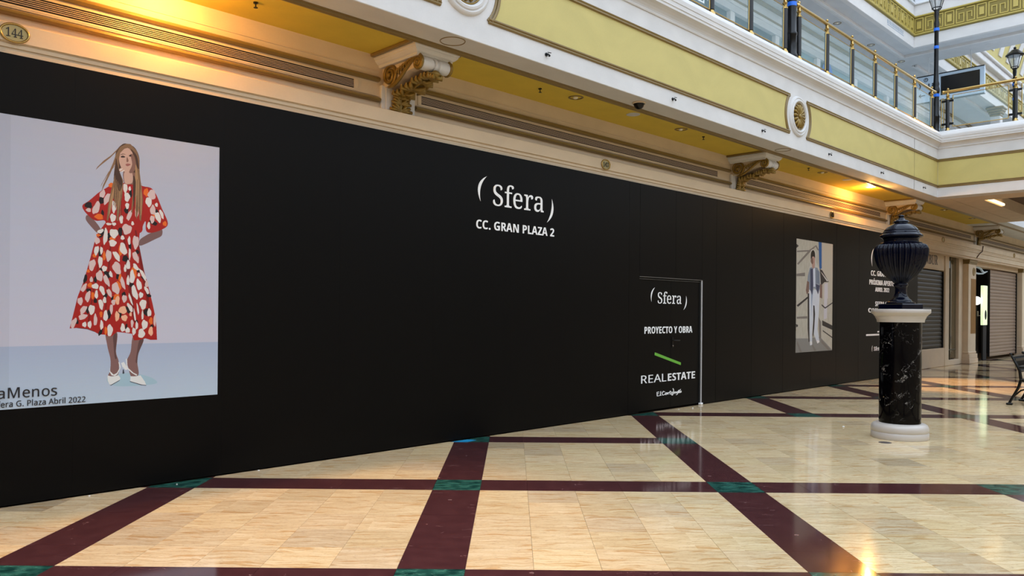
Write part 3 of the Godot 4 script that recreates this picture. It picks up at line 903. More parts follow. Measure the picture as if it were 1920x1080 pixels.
# ---------- upper floors ----------
func make_upper():
	var w := setting("wall_back", "first floor shopfront wall behind the gallery railing")
	var wz := -1.9
	slabbox("upper_wall", -14, 62, 8.47, 8.91, wz - 0.3, wz, M.pale, w)
	slabbox("lintel", -14, 62, 8.32, 8.47, wz - 0.3, wz + 0.03, M.grey, w)
	slabbox("lintel_bead", -14, 62, 8.47, 8.54, wz - 0.02, wz + 0.07, M.white, w, 0.01)
	slabbox("lintel_bead", -14, 62, 8.54, 8.62, wz - 0.02, wz + 0.045, M.bronze, w, 0.01)
	slabbox("cove", -14, 62, 8.84, 8.91, wz - 0.02, wz + 0.09, M.bronze, w, 0.015)
	slabbox("back_of_shops", -14, 62, 5.9, 8.9, wz - 1.6, wz - 1.5, M.pale, w)
	var xs := [9.0, 11.6, 14.3, 15.9, 18.05, 20.4, 22.9, 25.4, 28.0, 31.0, 34.0, 38.0, 44.0]
	for i in xs.size() - 1:
		var o := setting("window_%d" % (i + 1), "shop window of the first floor behind the gallery railing")
		slabbox("pane", xs[i], xs[i + 1] - 0.2, 5.95, 8.32, wz - 0.12, wz - 0.08, M.window if i < 4 else M.window_teal, o)
		slabbox("jamb", xs[i + 1] - 0.2, xs[i + 1], 5.95, 8.32, wz - 0.2, wz + 0.02, M.white, o, 0.01)
	var u := setting("gallery_upper", "second gallery edge with white fascia and gold meander frieze")
	slabbox("soffit", -14, 62, 8.905, 9.0, -2.2, -0.4, M.grey, u)
	slabbox("slab", -14, 62, 9.0, 10.4, -2.2, -0.45, M.pale, u)
	slabbox("bridge_soffit", 23.0, 24.6, 8.905, 9.0, -0.4, 17, M.grey, u)
	slabbox("bridge_core", 23.05, 24.55, 9.0, 10.4, -0.4, 17, M.pale, u)
	var f := [-0.50, 8.90, -0.392, 8.90, -0.385, 8.906, -0.385, 9.195, -0.50, 9.195]
	runx("fascia", f, -14, 22.95, M.white, u)
	runx("fascia", f, 24.6, 62, M.white, u)
	var fz := [-0.12, 8.90, -0.007, 8.90, 0.0, 8.906, 0.0, 9.195, -0.12, 9.195]
	runz("fascia", fz, 22.95, -0.5, 17, M.white, u)
	# gold frieze
	var gpr := [[-0.1, 9.195], [0.012, 9.195], [0.040, 9.215], [0.048, 9.24], [0.040, 9.265], [0.012, 9.28], [0.012, 9.68], [0.040, 9.695], [0.048, 9.72], [0.040, 9.745], [0.012, 9.76], [-0.1, 9.76]]
	var gx: Array = []
	var gz: Array = []
	var gb: Array = []
	for e in gpr:
		gx.append_array([e[0] - 0.385, e[1]])
		gz.append_array([e[0], e[1]])
	runx("frieze", gx, -14, 22.95, M.olive, u)
	runx("frieze", gx, 24.6, 62, M.olive, u)
	runz("frieze", gz, 22.95, -0.48, 17, M.olive, u)
	for k in 2:
		var y: float = [9.238, 9.722][k]
		var b := MB.new()
		b.cyl(Vector3(-14, y, -0.343), Vector3(22.93, y, -0.343), 0.022, 8)
		part("gilt_bead", b, M.gold_pale, u)
		b = MB.new()
		b.cyl(Vector3(24.6, y, -0.343), Vector3(62, y, -0.343), 0.022, 8)
		part("gilt_bead", b, M.gold_pale, u)
		b = MB.new()
		b.cyl(Vector3(22.908, y, -0.36), Vector3(22.908, y, 17), 0.022, 8)
		part("gilt_bead", b, M.gold_pale, u)
	var sq := MB.new()
	for r in [[-0.115, 0.115, 0.165, 0.195], [-0.115, 0.115, -0.195, -0.165], [-0.115, -0.09, -0.165, 0.165], [0.09, 0.115, -0.165, 0.165], [-0.055, 0.055, -0.10, 0.10]]:
		sq.box(r[0], r[1], r[2], r[3], -0.004, 0.022, 0.004)
	var key := MB.new()
	for r in [[-0.10, 0.10, 0.165, 0.195], [-0.10, -0.075, -0.165, 0.165], [-0.10, 0.10, -0.195, -0.165], [0.075, 0.10, -0.165, 0.07], [-0.035, 0.075, 0.045, 0.07], [-0.035, -0.01, -0.09, 0.045]]:
		key.box(r[0], r[1], r[2], r[3], -0.004, 0.020, 0.004)
	var key2 := MB.new()
	for r in [[-0.10, 0.10, 0.165, 0.195], [0.075, 0.10, -0.165, 0.165], [-0.10, 0.10, -0.195, -0.165], [-0.10, -0.075, -0.165, 0.07], [-0.075, 0.035, 0.045, 0.07], [0.01, 0.035, -0.09, 0.045]]:
		key2.box(r[0], r[1], r[2], r[3], -0.004, 0.020, 0.004)
	var ms := [sq.done(), key.done(), key2.done()]
	var step := 0.2533
	for i in 38:        # long wall, before the bridge
		var o := part("fret", ms[posmod(i, 3)], M.gold_pale, u)
		o.position = Vector3(22.72 - step * i, 9.48, -0.373)
	for i in 72:        # long wall, beyond the bridge
		var o := part("fret", ms[posmod(i, 3)], M.gold_pale, u)
		o.position = Vector3(24.8 + step * i, 9.48, -0.373)
	for i in 26:        # bridge face
		var o := part("fret", ms[posmod(i, 3)], M.gold_pale, u)
		o.rotation.y = -PI / 2
		o.position = Vector3(22.938, 9.48, -0.253 + step * i)
	# white attic above and moulding below the soffit
	slabbox("attic", -14, 62, 9.76, 10.06, -0.6, -0.385, M.white, u)
	slabbox("attic", 22.95, 24.6, 9.76, 10.06, -0.4, 17, M.white, u)
	slabbox("attic_cap", -14, 22.9, 10.06, 10.12, -0.6, -0.33, M.pale, u, 0.01)
	slabbox("attic_cap", 22.89, 24.7, 10.06, 10.12, -0.4, 17, M.pale, u, 0.01)
	slabbox("upper_storey", -14, 23.2, 10.12, 12.6, -0.9, -0.55, M.white, u)
	slabbox("upper_storey", 23.2, 24.4, 10.12, 12.6, -0.55, 17, M.white, u)
	for e in [[0.0, 0.07, 0.075], [0.10, 0.15, 0.045]]:
		slabbox("soffit_moulding", -14, 23.50 + e[0], 8.906 - e[2], 8.91, -0.80 - e[1], -0.80 - e[0], M.white, u, 0.006)
		slabbox("soffit_moulding", 24.55, 62, 8.906 - e[2], 8.91, -0.80 - e[1], -0.80 - e[0], M.white, u, 0.006)
		slabbox("soffit_moulding", 23.45 + e[0], 23.45 + e[1], 8.906 - e[2], 8.91, -0.80 - e[0], 17, M.white, u, 0.006)
	# barrel vault over the second court
	var v := setting("vault", "white coffered barrel vault with yellow panels over the second court")
	slabbox("springing", 24.6, 62, 9.95, 10.16, -0.6, -0.22, M.white, v, 0.02)
	slabbox("springing", 24.6, 62, 10.16, 10.26, -0.6, -0.14, M.white, v, 0.02)
	slabbox("springing", 24.6, 62, 10.26, 10.34, -0.6, -0.24, M.white, v, 0.02)
	var C := Vector2(4.6, 9.6)
	var R := 4.95
	for seg in 3:
		var a0: float = [0.15, 0.60, 0.68][seg]
		var a1: float = [0.60, 0.68, 1.10][seg]
		var pp: Array = []
		for k in 9:
			var a := lerpf(a0, a1, k / 8.0)
			pp.append_array([C.x - R * cos(a), C.y + R * sin(a)])
		for k in 9:
			var a := lerpf(a1, a0, k / 8.0)
			var rr := R + (0.32 if seg == 1 else 0.3)
			pp.append_array([C.x - rr * cos(a), C.y + rr * sin(a)])
		if seg != 1:
			runx("vault_panel", pp, 24.6, 62, M.yellow, v)
	for a in [0.60, 0.70, 1.06]:
		var pp: Array = []
		for e in [[-0.045, 0.0], [0.045, 0.0], [0.045, -0.14], [-0.045, -0.14]]:
			var r2: float = R + e[1] + 0.02
			pp.append_array([C.x - r2 * cos(a + e[0]), C.y + r2 * sin(a + e[0])])
		runx("vault_band", pp, 24.6, 62, M.white, v)
	var rib := MB.new()
	for k in 10:
		var a := lerpf(0.2, 1.06, k / 10.0)
		var a2 := lerpf(0.2, 1.06, (k + 1) / 10.0)
		var q := P2([C.x - (R - 0.035) * cos(a), C.y + (R - 0.035) * sin(a), C.x - (R - 0.035) * cos(a2), C.y + (R - 0.035) * sin(a2), C.x - (R + 0.05) * cos(a2), C.y + (R + 0.05) * sin(a2), C.x - (R + 0.05) * cos(a), C.y + (R + 0.05) * sin(a)])
		rib.prism(q, Vector3(-0.2, 0, 0), Vector3(0, 0, 1), Vector3(0, 1, 0), Vector3(0.4, 0, 0))
	var rm := rib.done()
	for i in 30:
		var o := part("vault_rib", rm, M.white, v)
		o.position.x = 25.2 + i * 1.0
	# outer shell: roof around the skylights, court walls
	var r := setting("roof", "white roof with the long skylight over the court")
	slabbox("roof_panel", -14, 62, 12.6, 12.9, -4, -0.55, M.white, r)
	slabbox("roof_panel", 23.2, 24.4, 12.6, 12.9, -0.55, 17, M.white, r)
	slabbox("roof_panel", -14, 62, 12.6, 12.9, 14.5, 17.4, M.white, r)
	slabbox("roof_panel", -14, -11, 12.6, 12.9, -0.55, 14.5, M.white, r)
	slabbox("roof_panel", 58, 62, 12.6, 12.9, -0.55, 14.5, M.white, r)
	for x in [-5.0, 3.0, 11.0, 19.0]:
		slabbox("roof_beam", x - 0.06, x + 0.06, 12.6, 12.8, -0.55, 14.5, M.white, r)
	slabbox("wall_front", -14, 62, 0, 8.6, 17, 17.4, M.cream, r)
	slabbox("window_head", -14, 62, 12.3, 12.9, 17, 17.4, M.cream, r)
	for k in 20:
		slabbox("window_post", -14 + 4 * k - 0.1, -14 + 4 * k + 0.1, 8.6, 12.3, 17.1, 17.3, M.white, r)
	var we := setting("wall_side", "cream end wall of the court")
	slabbox("end_wall", -14.4, -14, 0, 12.9, -4, 17.4, M.cream, we)
	var wr := setting("wall_right", "cream far end wall of the arcade")
	slabbox("end_wall", 62, 62.4, 0, 12.9, -4, 17.4, M.cream, wr)
	slabbox("rear_wall", -14, 62, 5.6, 12.9, -4.0, -3.9, M.pale, wr)
	# small column with a gilt capital under the far gallery
	var col := thing("gallery_column", "white square column with gilt capital under the far upper gallery, seen through the bridge railing", "column", Vector3(31.5, 5.95, -0.40))
	slabbox("shaft", -0.16, 0.16, 0, 2.60, -0.16, 0.16, M.white, col, 0.02)
	var cp := MB.new()
	for k in 4:
		cp.box(-0.18 - 0.035 * k, 0.18 + 0.035 * k, 2.60 + 0.08 * k, 2.68 + 0.08 * k, -0.18 - 0.035 * k, 0.18 + 0.035 * k, 0.03)
	part("capital", cp, M.gold, col)

# ---------- hoarding ----------
func make_hoarding():
	var h := thing("hoarding", "long matte black shop hoarding with white lettering along the ground floor", "hoarding", Vector3.ZERO)
	var edges: Array = [-6.0]
	var x := -5.57
	while x < 21.9:
		edges.append(x)
		x += 1.2528
	edges.append(22.2)
	for i in edges.size() - 1:
		var g := 0.0018 if edges[i] > 8.9 else 0.0003
		var a: float = edges[i] + g
		var b: float = edges[i + 1] - (0.0018 if edges[i + 1] > 8.9 else 0.0003)
		if b < 9.745 or a > 11.505:
			slabbox("panel", a, b, 0.012, 3.512, -0.04, 0.0, M.board, h, 0.0015 if a > 8.9 else 0.0)
		elif a < 9.745 and b < 11.505 and a < 9.6:
			slabbox("panel", a, 9.735, 0.012, 3.512, -0.04, 0.0, M.board, h, 0.0015)
			slabbox("panel", 9.7386, b, 2.10, 3.512, -0.04, 0.0, M.board, h, 0.0015)
		elif b > 11.505:
			slabbox("panel", a, 11.512, 2.10, 3.512, -0.04, 0.0, M.board, h, 0.0015)
			slabbox("panel", 11.515, b, 0.012, 3.512, -0.04, 0.0, M.board, h, 0.0015)
		else:
			slabbox("panel", a, b, 2.10, 3.512, -0.04, 0.0, M.board, h, 0.0015)
	slabbox("frame", -6, 22.2, 0.02, 3.49, -0.06, -0.041, M.shadow_gap, h)
	slabbox("end_return", 22.16, 22.2, 0.012, 3.512, -0.42, -0.041, M.board, h, 0.0015)
	# double door
	var lf := slabbox("door_leaf", 9.745, 10.62, 0.03, 2.082, -0.055, -0.022, M.board, h, 0.002)
	var rf := slabbox("door_leaf", 10.624, 11.46, 0.03, 2.082, -0.055, -0.022, M.board, h, 0.002)
	var hd := MB.new()
	hd.box(10.655, 10.695, 0.98, 1.15, -0.022, -0.014, 0.003)
	hd.tube([Vector3(10.675, 1.098, -0.014), Vector3(10.675, 1.098, 0.022), Vector3(10.70, 1.098, 0.028), Vector3(10.81, 1.096, 0.028)], [0.010, 0.010, 0.010, 0.009], 10)
	part("handle", hd, M.iron, rf)
	var ky := MB.new()
	ky.cyl(Vector3(10.675, 1.012, -0.016), Vector3(10.675, 1.012, -0.008), 0.014, 14)
	part("lock", ky, M.chrome, rf)
	slabbox("door_frame", 9.735, 11.515, 2.086, 2.098, -0.05, 0.006, M.board_edge, h, 0.001)
	slabbox("door_frame", 9.735, 11.46, 2.058, 2.064, -0.03, -0.006, M.board_edge, h, 0.001)
	slabbox("door_frame", 11.498, 11.514, 0.03, 2.086, -0.012, 0.008, mat(Color(0.82, 0.82, 0.83), 0.35, 0.1), h, 0.002)
	slabbox("door_stop", 11.465, 11.498, 0.03, 2.086, -0.05, -0.012, M.shadow_gap, h)
	var ft := MB.new()
	ft.box(11.455, 11.525, 0.002, 0.032, -0.02, 0.03, 0.004)
	part("hinge_shoe", ft, M.vinyl, h)
	# white vinyl lettering
	letters("Sfera", true, false, 6.645, 7.57, 2.858, 3.147, 0, M.vinyl, h)
	crescent(h, Vector2(6.54, 3.21), Vector2(6.437, 2.89), -0.095, 0.042)
	crescent(h, Vector2(7.732, 3.055), Vector2(7.640, 2.735), 0.075, 0.042)
	letters("CC. GRAN PLAZA 2", false, true, 6.366, 7.782, 2.553, 2.664, 0, M.vinyl, h)
	letters("Sfera", true, false, 10.247, 10.915, 1.686, 1.878, -0.022, M.vinyl, lf)
	crescent(lf, Vector2(10.168, 1.937), Vector2(10.082, 1.711), -0.06, 0.028, -0.022)
	crescent(rf, Vector2(11.058, 1.822), Vector2(10.985, 1.592), 0.055, 0.028, -0.022)
	letters("PROYECTO Y OBRA", false, true, 9.90, 11.25, 1.216, 1.325, -0.022, M.vinyl, lf)
	var gs := MB.new()
	gs.prism(P2([10.175, 0.878, 10.915, 0.690, 10.920, 0.732, 10.182, 0.922]), Vector3(0, 0, -0.022), Vector3(1, 0, 0), Vector3(0, 1, 0), Vector3(0, 0, 0.003))
	var gm := part("green_stroke", gs, M.vinyl_green, lf)
	gm.set_meta("label", "bright green diagonal stroke")
	letters("REAL", false, false, 9.822, 10.50, 0.452, 0.575, -0.022, M.vinyl, lf)
	letters("ESTATE", false, true, 10.545, 11.345, 0.450, 0.572, -0.022, M.vinyl, rf)
	script_name(lf, 10.235, 10.932, 0.208, 0.322)
	# far text
	letters("Sfera", true, false, 19.55, 20.9, 2.73, 3.06, 0, M.vinyl, h)
	crescent(h, Vector2(19.10, 3.10), Vector2(19.02, 2.68), -0.10, 0.045)
	crescent(h, Vector2(21.35, 3.00), Vector2(21.25, 2.55), 0.10, 0.045)
	letters("CC. GRAN PLAZA 2", false, true, 18.945, 20.75, 2.455, 2.58, 0, M.vinyl, h)
	letters("PRÓXIMA APERTURA", false, true, 18.852, 20.70, 2.245, 2.40, 0, M.vinyl, h)
	letters("ABRIL 2022", false, true, 19.22, 20.125, 2.087, 2.19, 0, M.vinyl, h)
	letters("SFERA G.", false, true, 19.226, 20.05, 1.737, 1.85, 0, M.vinyl, h)
	letters("ONLINE", false, true, 18.80, 20.0, 1.583, 1.69, 0, M.vinyl, h)
	var fine := MB.new()
	for k in 26:
		fine.box(18.683 + k * 0.062, 18.683 + k * 0.062 + 0.046, 1.035, 1.075, 0.0, 0.003)
	for k in 6:
		fine.box(19.38 + k * 0.055, 19.38 + k * 0.055 + 0.04, 1.11, 1.14, 0.0, 0.003)
	part("fine_print", fine, M.vinyl, h).set_meta("kind", "stuff")
	letters("Sfera", true, false, 19.16, 19.62, 0.675, 0.775, 0, M.vinyl, h)
	crescent(h, Vector2(19.08, 0.80), Vector2(19.055, 0.66), -0.03, 0.018)
	# posters
	var p := part("poster", sheet(0.55, 3.152, 0.757, 3.04, 0.006), woman_print())
	tag(p, "large pale poster of a woman in a red spotted dress, left on the hoarding", "poster")
	letters("aMenos", false, false, 1.42, 1.828, 0.842, 0.925, 0.006, M.ink, p)
	letters("fera G. Plaza Abril 2022", false, false, 1.42, 2.036, 0.774, 0.824, 0.006, M.ink, p)
	var p2 := part("poster", sheet(15.025, 16.765, 0.76, 3.05, 0.006), man_print())
	tag(p2, "poster of a man in grey waistcoat and white trousers, left of the urn", "poster")

func crescent(parent: Node, a: Vector2, b: Vector2, bow: float, thick: float, z := 0.0):
	var d := (b - a)
	var n := Vector2(-d.y, d.x).normalized() * (1.0 if (-d.y) > 0 else -1.0)   # towards +x
	var q := PackedVector2Array()
	for k in 15:
		var t := k / 14.0
		q.append(a + d * t + n * bow * 4 * t * (1 - t))
	for k in range(13, 0, -1):
		var t := k / 14.0
		q.append(a + d * t + n * (bow - signf(bow) * thick) * 4 * t * (1 - t))
	var m := MB.new()
	m.prism(q, Vector3(0, 0, z), Vector3(1, 0, 0), Vector3(0, 1, 0), Vector3(0, 0, 0.003))
	part("lettering", m, M.vinyl, parent)

func script_name(parent: Node, x0: float, x1: float, y0: float, y1: float):
	# handwritten shop name drawn as pen strokes in a 100 x 40 box
	var strokes := [
		[10, 28, 2, 28, 2, 20, 8, 20, 2, 19, 3, 8, 12, 9], [17, 30, 15, 9, 19, 10],
		[33, 25, 27, 29, 22, 20, 25, 9, 33, 11], [38, 20, 34, 14, 38, 9, 42, 14, 38, 20, 44, 18], [46, 20, 46, 10, 47, 17, 52, 20], [55, 27, 54, 10, 58, 10], [51, 21, 59, 22], [60, 15, 65, 17, 63, 20, 60, 15, 62, 10, 67, 11],
		[66, 38, 69, 30, 68, 12, 64, 2, 60, 6, 66, 12], [72, 19, 72, 10, 73, 17, 77, 19, 78, 10], [86, 19, 81, 18, 81, 12, 86, 12, 86, 20, 85, 5, 80, 2], [90, 26, 89, 11, 91, 11], [91, 15, 95, 17, 94, 21, 91, 16, 93, 11, 96, 13], [94, 24, 98, 29], [101, 20, 97, 18, 101, 14, 97, 11]]
	var m := MB.new()
	for s in strokes:
		for i in range(0, s.size() - 2, 2):
			var a := Vector2(s[i], s[i + 1])
			var b := Vector2(s[i + 2], s[i + 3])
			var n := (b - a).normalized().orthogonal() * 1.35
			var e := (b - a).normalized() * 0.8
			var q := PackedVector2Array()
			for v in [a - n - e, b - n + e, b + n + e, a + n - e]:
				q.append(Vector2(x0 + v.x / 100.0 * (x1 - x0), y0 + v.y / 38.0 * (y1 - y0)))
			m.prism(q, Vector3(0, 0, -0.022), Vector3(1, 0, 0), Vector3(0, 1, 0), Vector3(0, 0, 0.003 + 0.0001 * (i % 5)))
	part("lettering", m, M.vinyl, parent)

# ---------- corbels ----------
func leaf(m: MB, path: Array, width: float, out: Vector3, thick: float):
	# acanthus: midrib and pairs of curling lobes; path from root to tip
	m.tube(path, [thick * 1.1, thick, thick * 0.8, thick * 0.5], 8)
	var n := path.size()
	for k in n - 1:
		var mid: Vector3 = ((path[k] + path[k + 1]) as Vector3) * 0.5 - out * thick * 0.2
		var len: float = (path[k] as Vector3).distance_to(path[k + 1])
		var along_z := absf(out.y) > 0.5
		m.ball(mid, Vector3(width * 0.62, thick * 0.55 if along_z else len * 0.62, len * 0.62 if along_z else thick * 0.55), 12, 6)
	for k in 5:
		var t := (k + 0.2) / 5.0 * (n - 1)
		var i := mini(int(t), n - 2)
		var p: Vector3 = (path[i] as Vector3).lerp(path[i + 1], t - i)
		var T: Vector3 = ((path[i + 1] - path[i]) as Vector3).normalized()
		var L := width * (1.0 - 0.12 * k) * (0.8 if k == 0 else 1.0)
		for s in [-1.0, 1.0]:
			var side := Vector3(s, 0, 0)
			for f in 3:
				var a := 0.05 + 0.28 * f
				var tip := p + side * L * (1.0 - 0.20 * f) + T * L * a + out * thick * (1.1 - 0.3 * f)
				var mid := p + side * L * (0.55 - 0.10 * f) + T * L * a * 0.5 + out * thick * 0.9
				m.tube([p, mid, tip, tip - out * thick * 1.3 + T * thick * 0.8], [thick * 0.8, thick * 1.25, thick * 1.0, thick * 0.35], 8)

func scroll_path(s: float) -> Array:
	var path: Array = []
	var big := Vector2(-0.055, 4.150)
	for k in 30:                                  # unwinding rear spiral, ends at its underside
		var t := k / 29.0
		var a := -PI / 2 - TAU * 2.0 * (1.0 - t)
		var r := 0.026 + 0.104 * t
		path.append(Vector3(s, big.y + r * sin(-a) * -1.0 * -1.0 if false else big.y + r * sin(a), big.x - r * cos(a)))
	var small := Vector2(0.455, 4.185)
	var a0: Vector3 = path[29]
	for k in range(1, 8):
		var t := k / 8.0
		var y := lerpf(a0.y, 4.262, smoothstep(0.0, 1.0, t)) - 0.018 * sin(PI * t)
		path.append(Vector3(s, y, lerpf(a0.z, small.x - 0.01, t)))
	for k in 24:
		var t := k / 23.0
		var a := PI / 2 - TAU * 1.6 * t
		var r := 0.080 - 0.062 * t
		path.append(Vector3(s, small.y + r * sin(a), small.x + r * cos(a)))
	return path

func make_corbels():
	var c := thing("corbel", "nearest and largest gilded scroll corbel, directly above the hoarding at left of centre", "corbel", Vector3(5.306, 0, 0), "scroll corbels under the gallery")
	var ab := MB.new()
	ab.loft([[0.235, 0.485, 4.250], [0.245, 0.495, 4.262], [0.245, 0.495, 4.276], [0.262, 0.512, 4.284], [0.282, 0.528, 4.302], [0.296, 0.534, 4.318], [0.296, 0.534, 4.328], [0.308, 0.545, 4.336], [0.308, 0.545, 4.383]], -0.199)
	part("abacus", ab, M.white, c)
	var bd := MB.new()
	var side := P2([-0.2, 4.03, -0.06, 4.05, 0.05, 4.075, 0.16, 4.11, 0.28, 4.14, 0.40, 4.145, 0.46, 4.15, 0.49, 4.19, 0.48, 4.24, 0.44, 4.258, -0.2, 4.258])
	bd.prism(side, Vector3(-0.19, 0, 0), Vector3(0, 0, 1), Vector3(0, 1, 0), Vector3(0.38, 0, 0))
	part("body", bd, M.cream, c)
	for s in [-1.0, 1.0]:
		var sc := MB.new()
		sc.tube(scroll_path(s * 0.200), [0.021], 8)
		sc.ball(Vector3(s * 0.212, 4.150, -0.055), Vector3(0.024, 0.028, 0.028), 10, 8)
		sc.ball(Vector3(s * 0.212, 4.185, 0.455), Vector3(0.02, 0.018, 0.018), 10, 8)
		part("scroll", sc, M.gold, c)
		var lf := MB.new()
		for k in 7:
			var z := 0.075 + 0.046 * k
			var y0 := 4.105 + 0.017 * k
			lf.tube([Vector3(s * 0.20, y0, z), Vector3(s * 0.214, y0 + 0.05, z + 0.004), Vector3(s * 0.21, y0 + 0.085 - 0.006 * k, z + 0.036), Vector3(s * 0.2, y0 + 0.075 - 0.006 * k, z + 0.055)], [0.006, 0.014, 0.012, 0.005], 7)
			lf.ball(Vector3(s * 0.205, y0 + 0.045, z + 0.03), Vector3(0.012, 0.012, 0.012), 8, 6)
		part("side_leaf", lf, M.gold, c)
	var rl := MB.new()
	rl.xf = Transform3D(Basis(Vector3(0, -1, 0), Vector3(1, 0, 0), Vector3(0, 0, 1)), Vector3(0, 4.188, 0.462))
	rl.lathe(P2([0, -0.205, 0.060, -0.205, 0.070, -0.190, 0.075, -0.12, 0.072, -0.045, 0.060, -0.035, 0.058, -0.022, 0.070, -0.018, 0.078, 0.0, 0.070, 0.018, 0.058, 0.022, 0.060, 0.035, 0.072, 0.045, 0.075, 0.12, 0.070, 0.190, 0.060, 0.205, 0, 0.205]), 24)
	part("roll", rl, M.white, c)
	var al := MB.new()
	leaf(al, [Vector3(0, 3.985, -0.11), Vector3(0, 4.02, 0.10), Vector3(0, 4.075, 0.30), Vector3(0, 4.10, 0.44), Vector3(0, 4.06, 0.53)], 0.185, Vector3(0, -1, 0.3), 0.024)
	al.ball(Vector3(0, 4.09, 0.505), Vector3(0.055, 0.04, 0.04), 10, 8)
	part("acanthus_leaf", al, M.gold, c)
	var pl := MB.new()
	pl.box(-0.235, 0.235, 3.70, 4.06, -0.2, -0.155, 0.006)
	pl.box(-0.185, 0.185, 3.70, 4.04, -0.156, -0.140, 0.006)
	part("pilaster", pl, M.white, c)
	var dl := MB.new()
	leaf(dl, [Vector3(0, 3.70, -0.13), Vector3(0, 3.80, -0.12), Vector3(0, 3.90, -0.115), Vector3(0, 3.97, -0.11), Vector3(0, 4.02, -0.06)], 0.16, Vector3(0, 0, 1), 0.019)
	dl.ball(Vector3(0, 3.99, -0.085), Vector3(0.075, 0.04, 0.045), 10, 8)
	part("acanthus_leaf", dl, M.gold, c)
	copy(c, "corbel", Vector3(12.974, 0, 0), "second gilded scroll corbel from the left, above the hoarding right of the 143 plaque")
	copy(c, "corbel", Vector3(20.642, 0, 0), "third gilded scroll corbel, warmly lit just above and behind the black urn lid")
	copy(c, "corbel", Vector3(28.31, 0, 0), "farthest and smallest gilded scroll corbel, above the shop pilaster right of the urn")

func make_vents():
	var spans := [[-8.6, -3.2], [-1.7, 4.735], [5.66, 12.31], [13.36, 20.05], [21.0, 27.75], [28.75, 35.4]]
	var lab := ["", "slotted air grille above the pale poster, left of the nearest corbel", "slotted air grille between the nearest and the second corbel", "slotted air grille between the second and the third corbel", "slotted air grille right of the urn lid, between third and fourth corbel", "slotted air grille at the far right beyond the last corbel"]
	for i in range(1, spans.size()):
		var a: float = spans[i][0]
		var b: float = spans[i][1]
		var v := thing("air_grille", lab[i], "vent", Vector3(a, 4.01, -0.2), "slotted grilles in the wall frieze")
		var w := b - a
		var f := MB.new()
		f.box(-0.05, w + 0.05, 0.048, 0.066, 0, 0.012, 0.002)
		f.box(-0.05, w + 0.05, -0.066, -0.048, 0, 0.012, 0.002)
		f.box(-0.05, 0, -0.048, 0.048, 0, 0.012, 0.002)
		f.box(w, w + 0.05, -0.048, 0.048, 0, 0.012, 0.002)
		part("frame", f, M.cream, v)
		slabbox("recess", 0, w, -0.048, 0.048, 0.0, 0.002, M.shadow_gap, v)
		for k in 5:
			var y := -0.0315 + 0.0158 * k
			slabbox("slat", 0.001, w - 0.001, y - 0.0033, y + 0.0033, 0.002, 0.011, mat(Color(0.72, 0.64, 0.58), 0.5), v)

func make_plaques():
	var data := [[1.515, "144", "oval brass plaque numbered 144, above the pale poster at the left edge"], [8.887, "143", "oval brass plaque numbered 143, above the hoarding near the middle"], [16.715, "142", "dark oval plaque on the lintel above the right poster"], [24.3, "", "small oval plaque on the lintel just right of the urn lid"], [32.3, "", "small oval plaque on the lintel at the far right edge"]]
	for i in data.size():
		var p := thing("number_plaque", data[i][2], "plaque", Vector3(data[i][0], 3.678, -0.006), "oval shop number plaques on the lintel")
		var rim := MB.new()
		var path: Array = []
		for k in 37:
			var t := TAU * k / 36.0
			path.append(Vector3(0.096 * cos(t), 0.070 * sin(t), 0.010))
		rim.tube(path, [0.009], 8)
		part("rim", rim, M.brass, p)
		var pl := MB.new()
		pl.prism(circle(Vector2.ZERO, 0.095, 0.069), Vector3.ZERO, Vector3(1, 0, 0), Vector3(0, 1, 0), Vector3(0, 0, 0.008))
		part("plate", pl, mat(Color(0.62, 0.55, 0.36), 0.35, 0.5) if i != 2 else mat(Color(0.30, 0.20, 0.08), 0.35, 0.5), p)
		if data[i][1] != "":
			letters(data[i][1], true, false, -0.058, 0.058, -0.033, 0.036, 0.008, M.ink, p)

func make_roundels():
	var r := thing("roundel", "white ringed roundel with gilt rosette, cut by the top edge above the nearest corbel", "roundel", Vector3(5.306, 4.95, 0.97), "roundels between the yellow gallery panels")
	var ring := MB.new()
	ring.xf = Transform3D(Basis(Vector3(1, 0, 0), Vector3(0, 0, 1), Vector3(0, -1, 0)), Vector3.ZERO)
	ring.lathe(P2([0, 0.002, 0.235, 0.002, 0.240, 0.030, 0.262, 0.046, 0.285, 0.040, 0.292, 0.026, 0.300, 0.026, 0.312, 0.036, 0.332, 0.030, 0.345, 0.012, 0.350, 0.0]).slice(0), 56)
	part("ring", ring, M.white, r)
	var ro := MB.new()
	for k in 16:
		var t := TAU * k / 16.0
		var d := Vector3(cos(t), sin(t), 0)
		ro.tube([d * 0.03 + Vector3(0, 0, 0.02), d * 0.10 + Vector3(0, 0, 0.034), d * 0.175 + Vector3(0, 0, 0.026), d * 0.205 + Vector3(0, 0, 0.012)], [0.008, 0.019, 0.030, 0.012], 8)
	part("rosette", ro, M.gold, r)
	var bo := MB.new()
	bo.ball(Vector3(0, 0, 0.035), Vector3(0.042, 0.042, 0.025), 14, 8)
	part("boss", bo, M.gold, r)
	var gr := MB.new()
	var path: Array = []
	for k in 49:
		var t := TAU * k / 48.0
		path.append(Vector3(0.226 * cos(t), 0.226 * sin(t), 0.014))
	gr.tube(path, [0.011], 8)
	part("gilt_rim", gr, M.gold, r)
	copy(r, "roundel", Vector3(12.974, 4.95, 0.97), "white ringed roundel with gilt rosette between two yellow panels, right of centre")

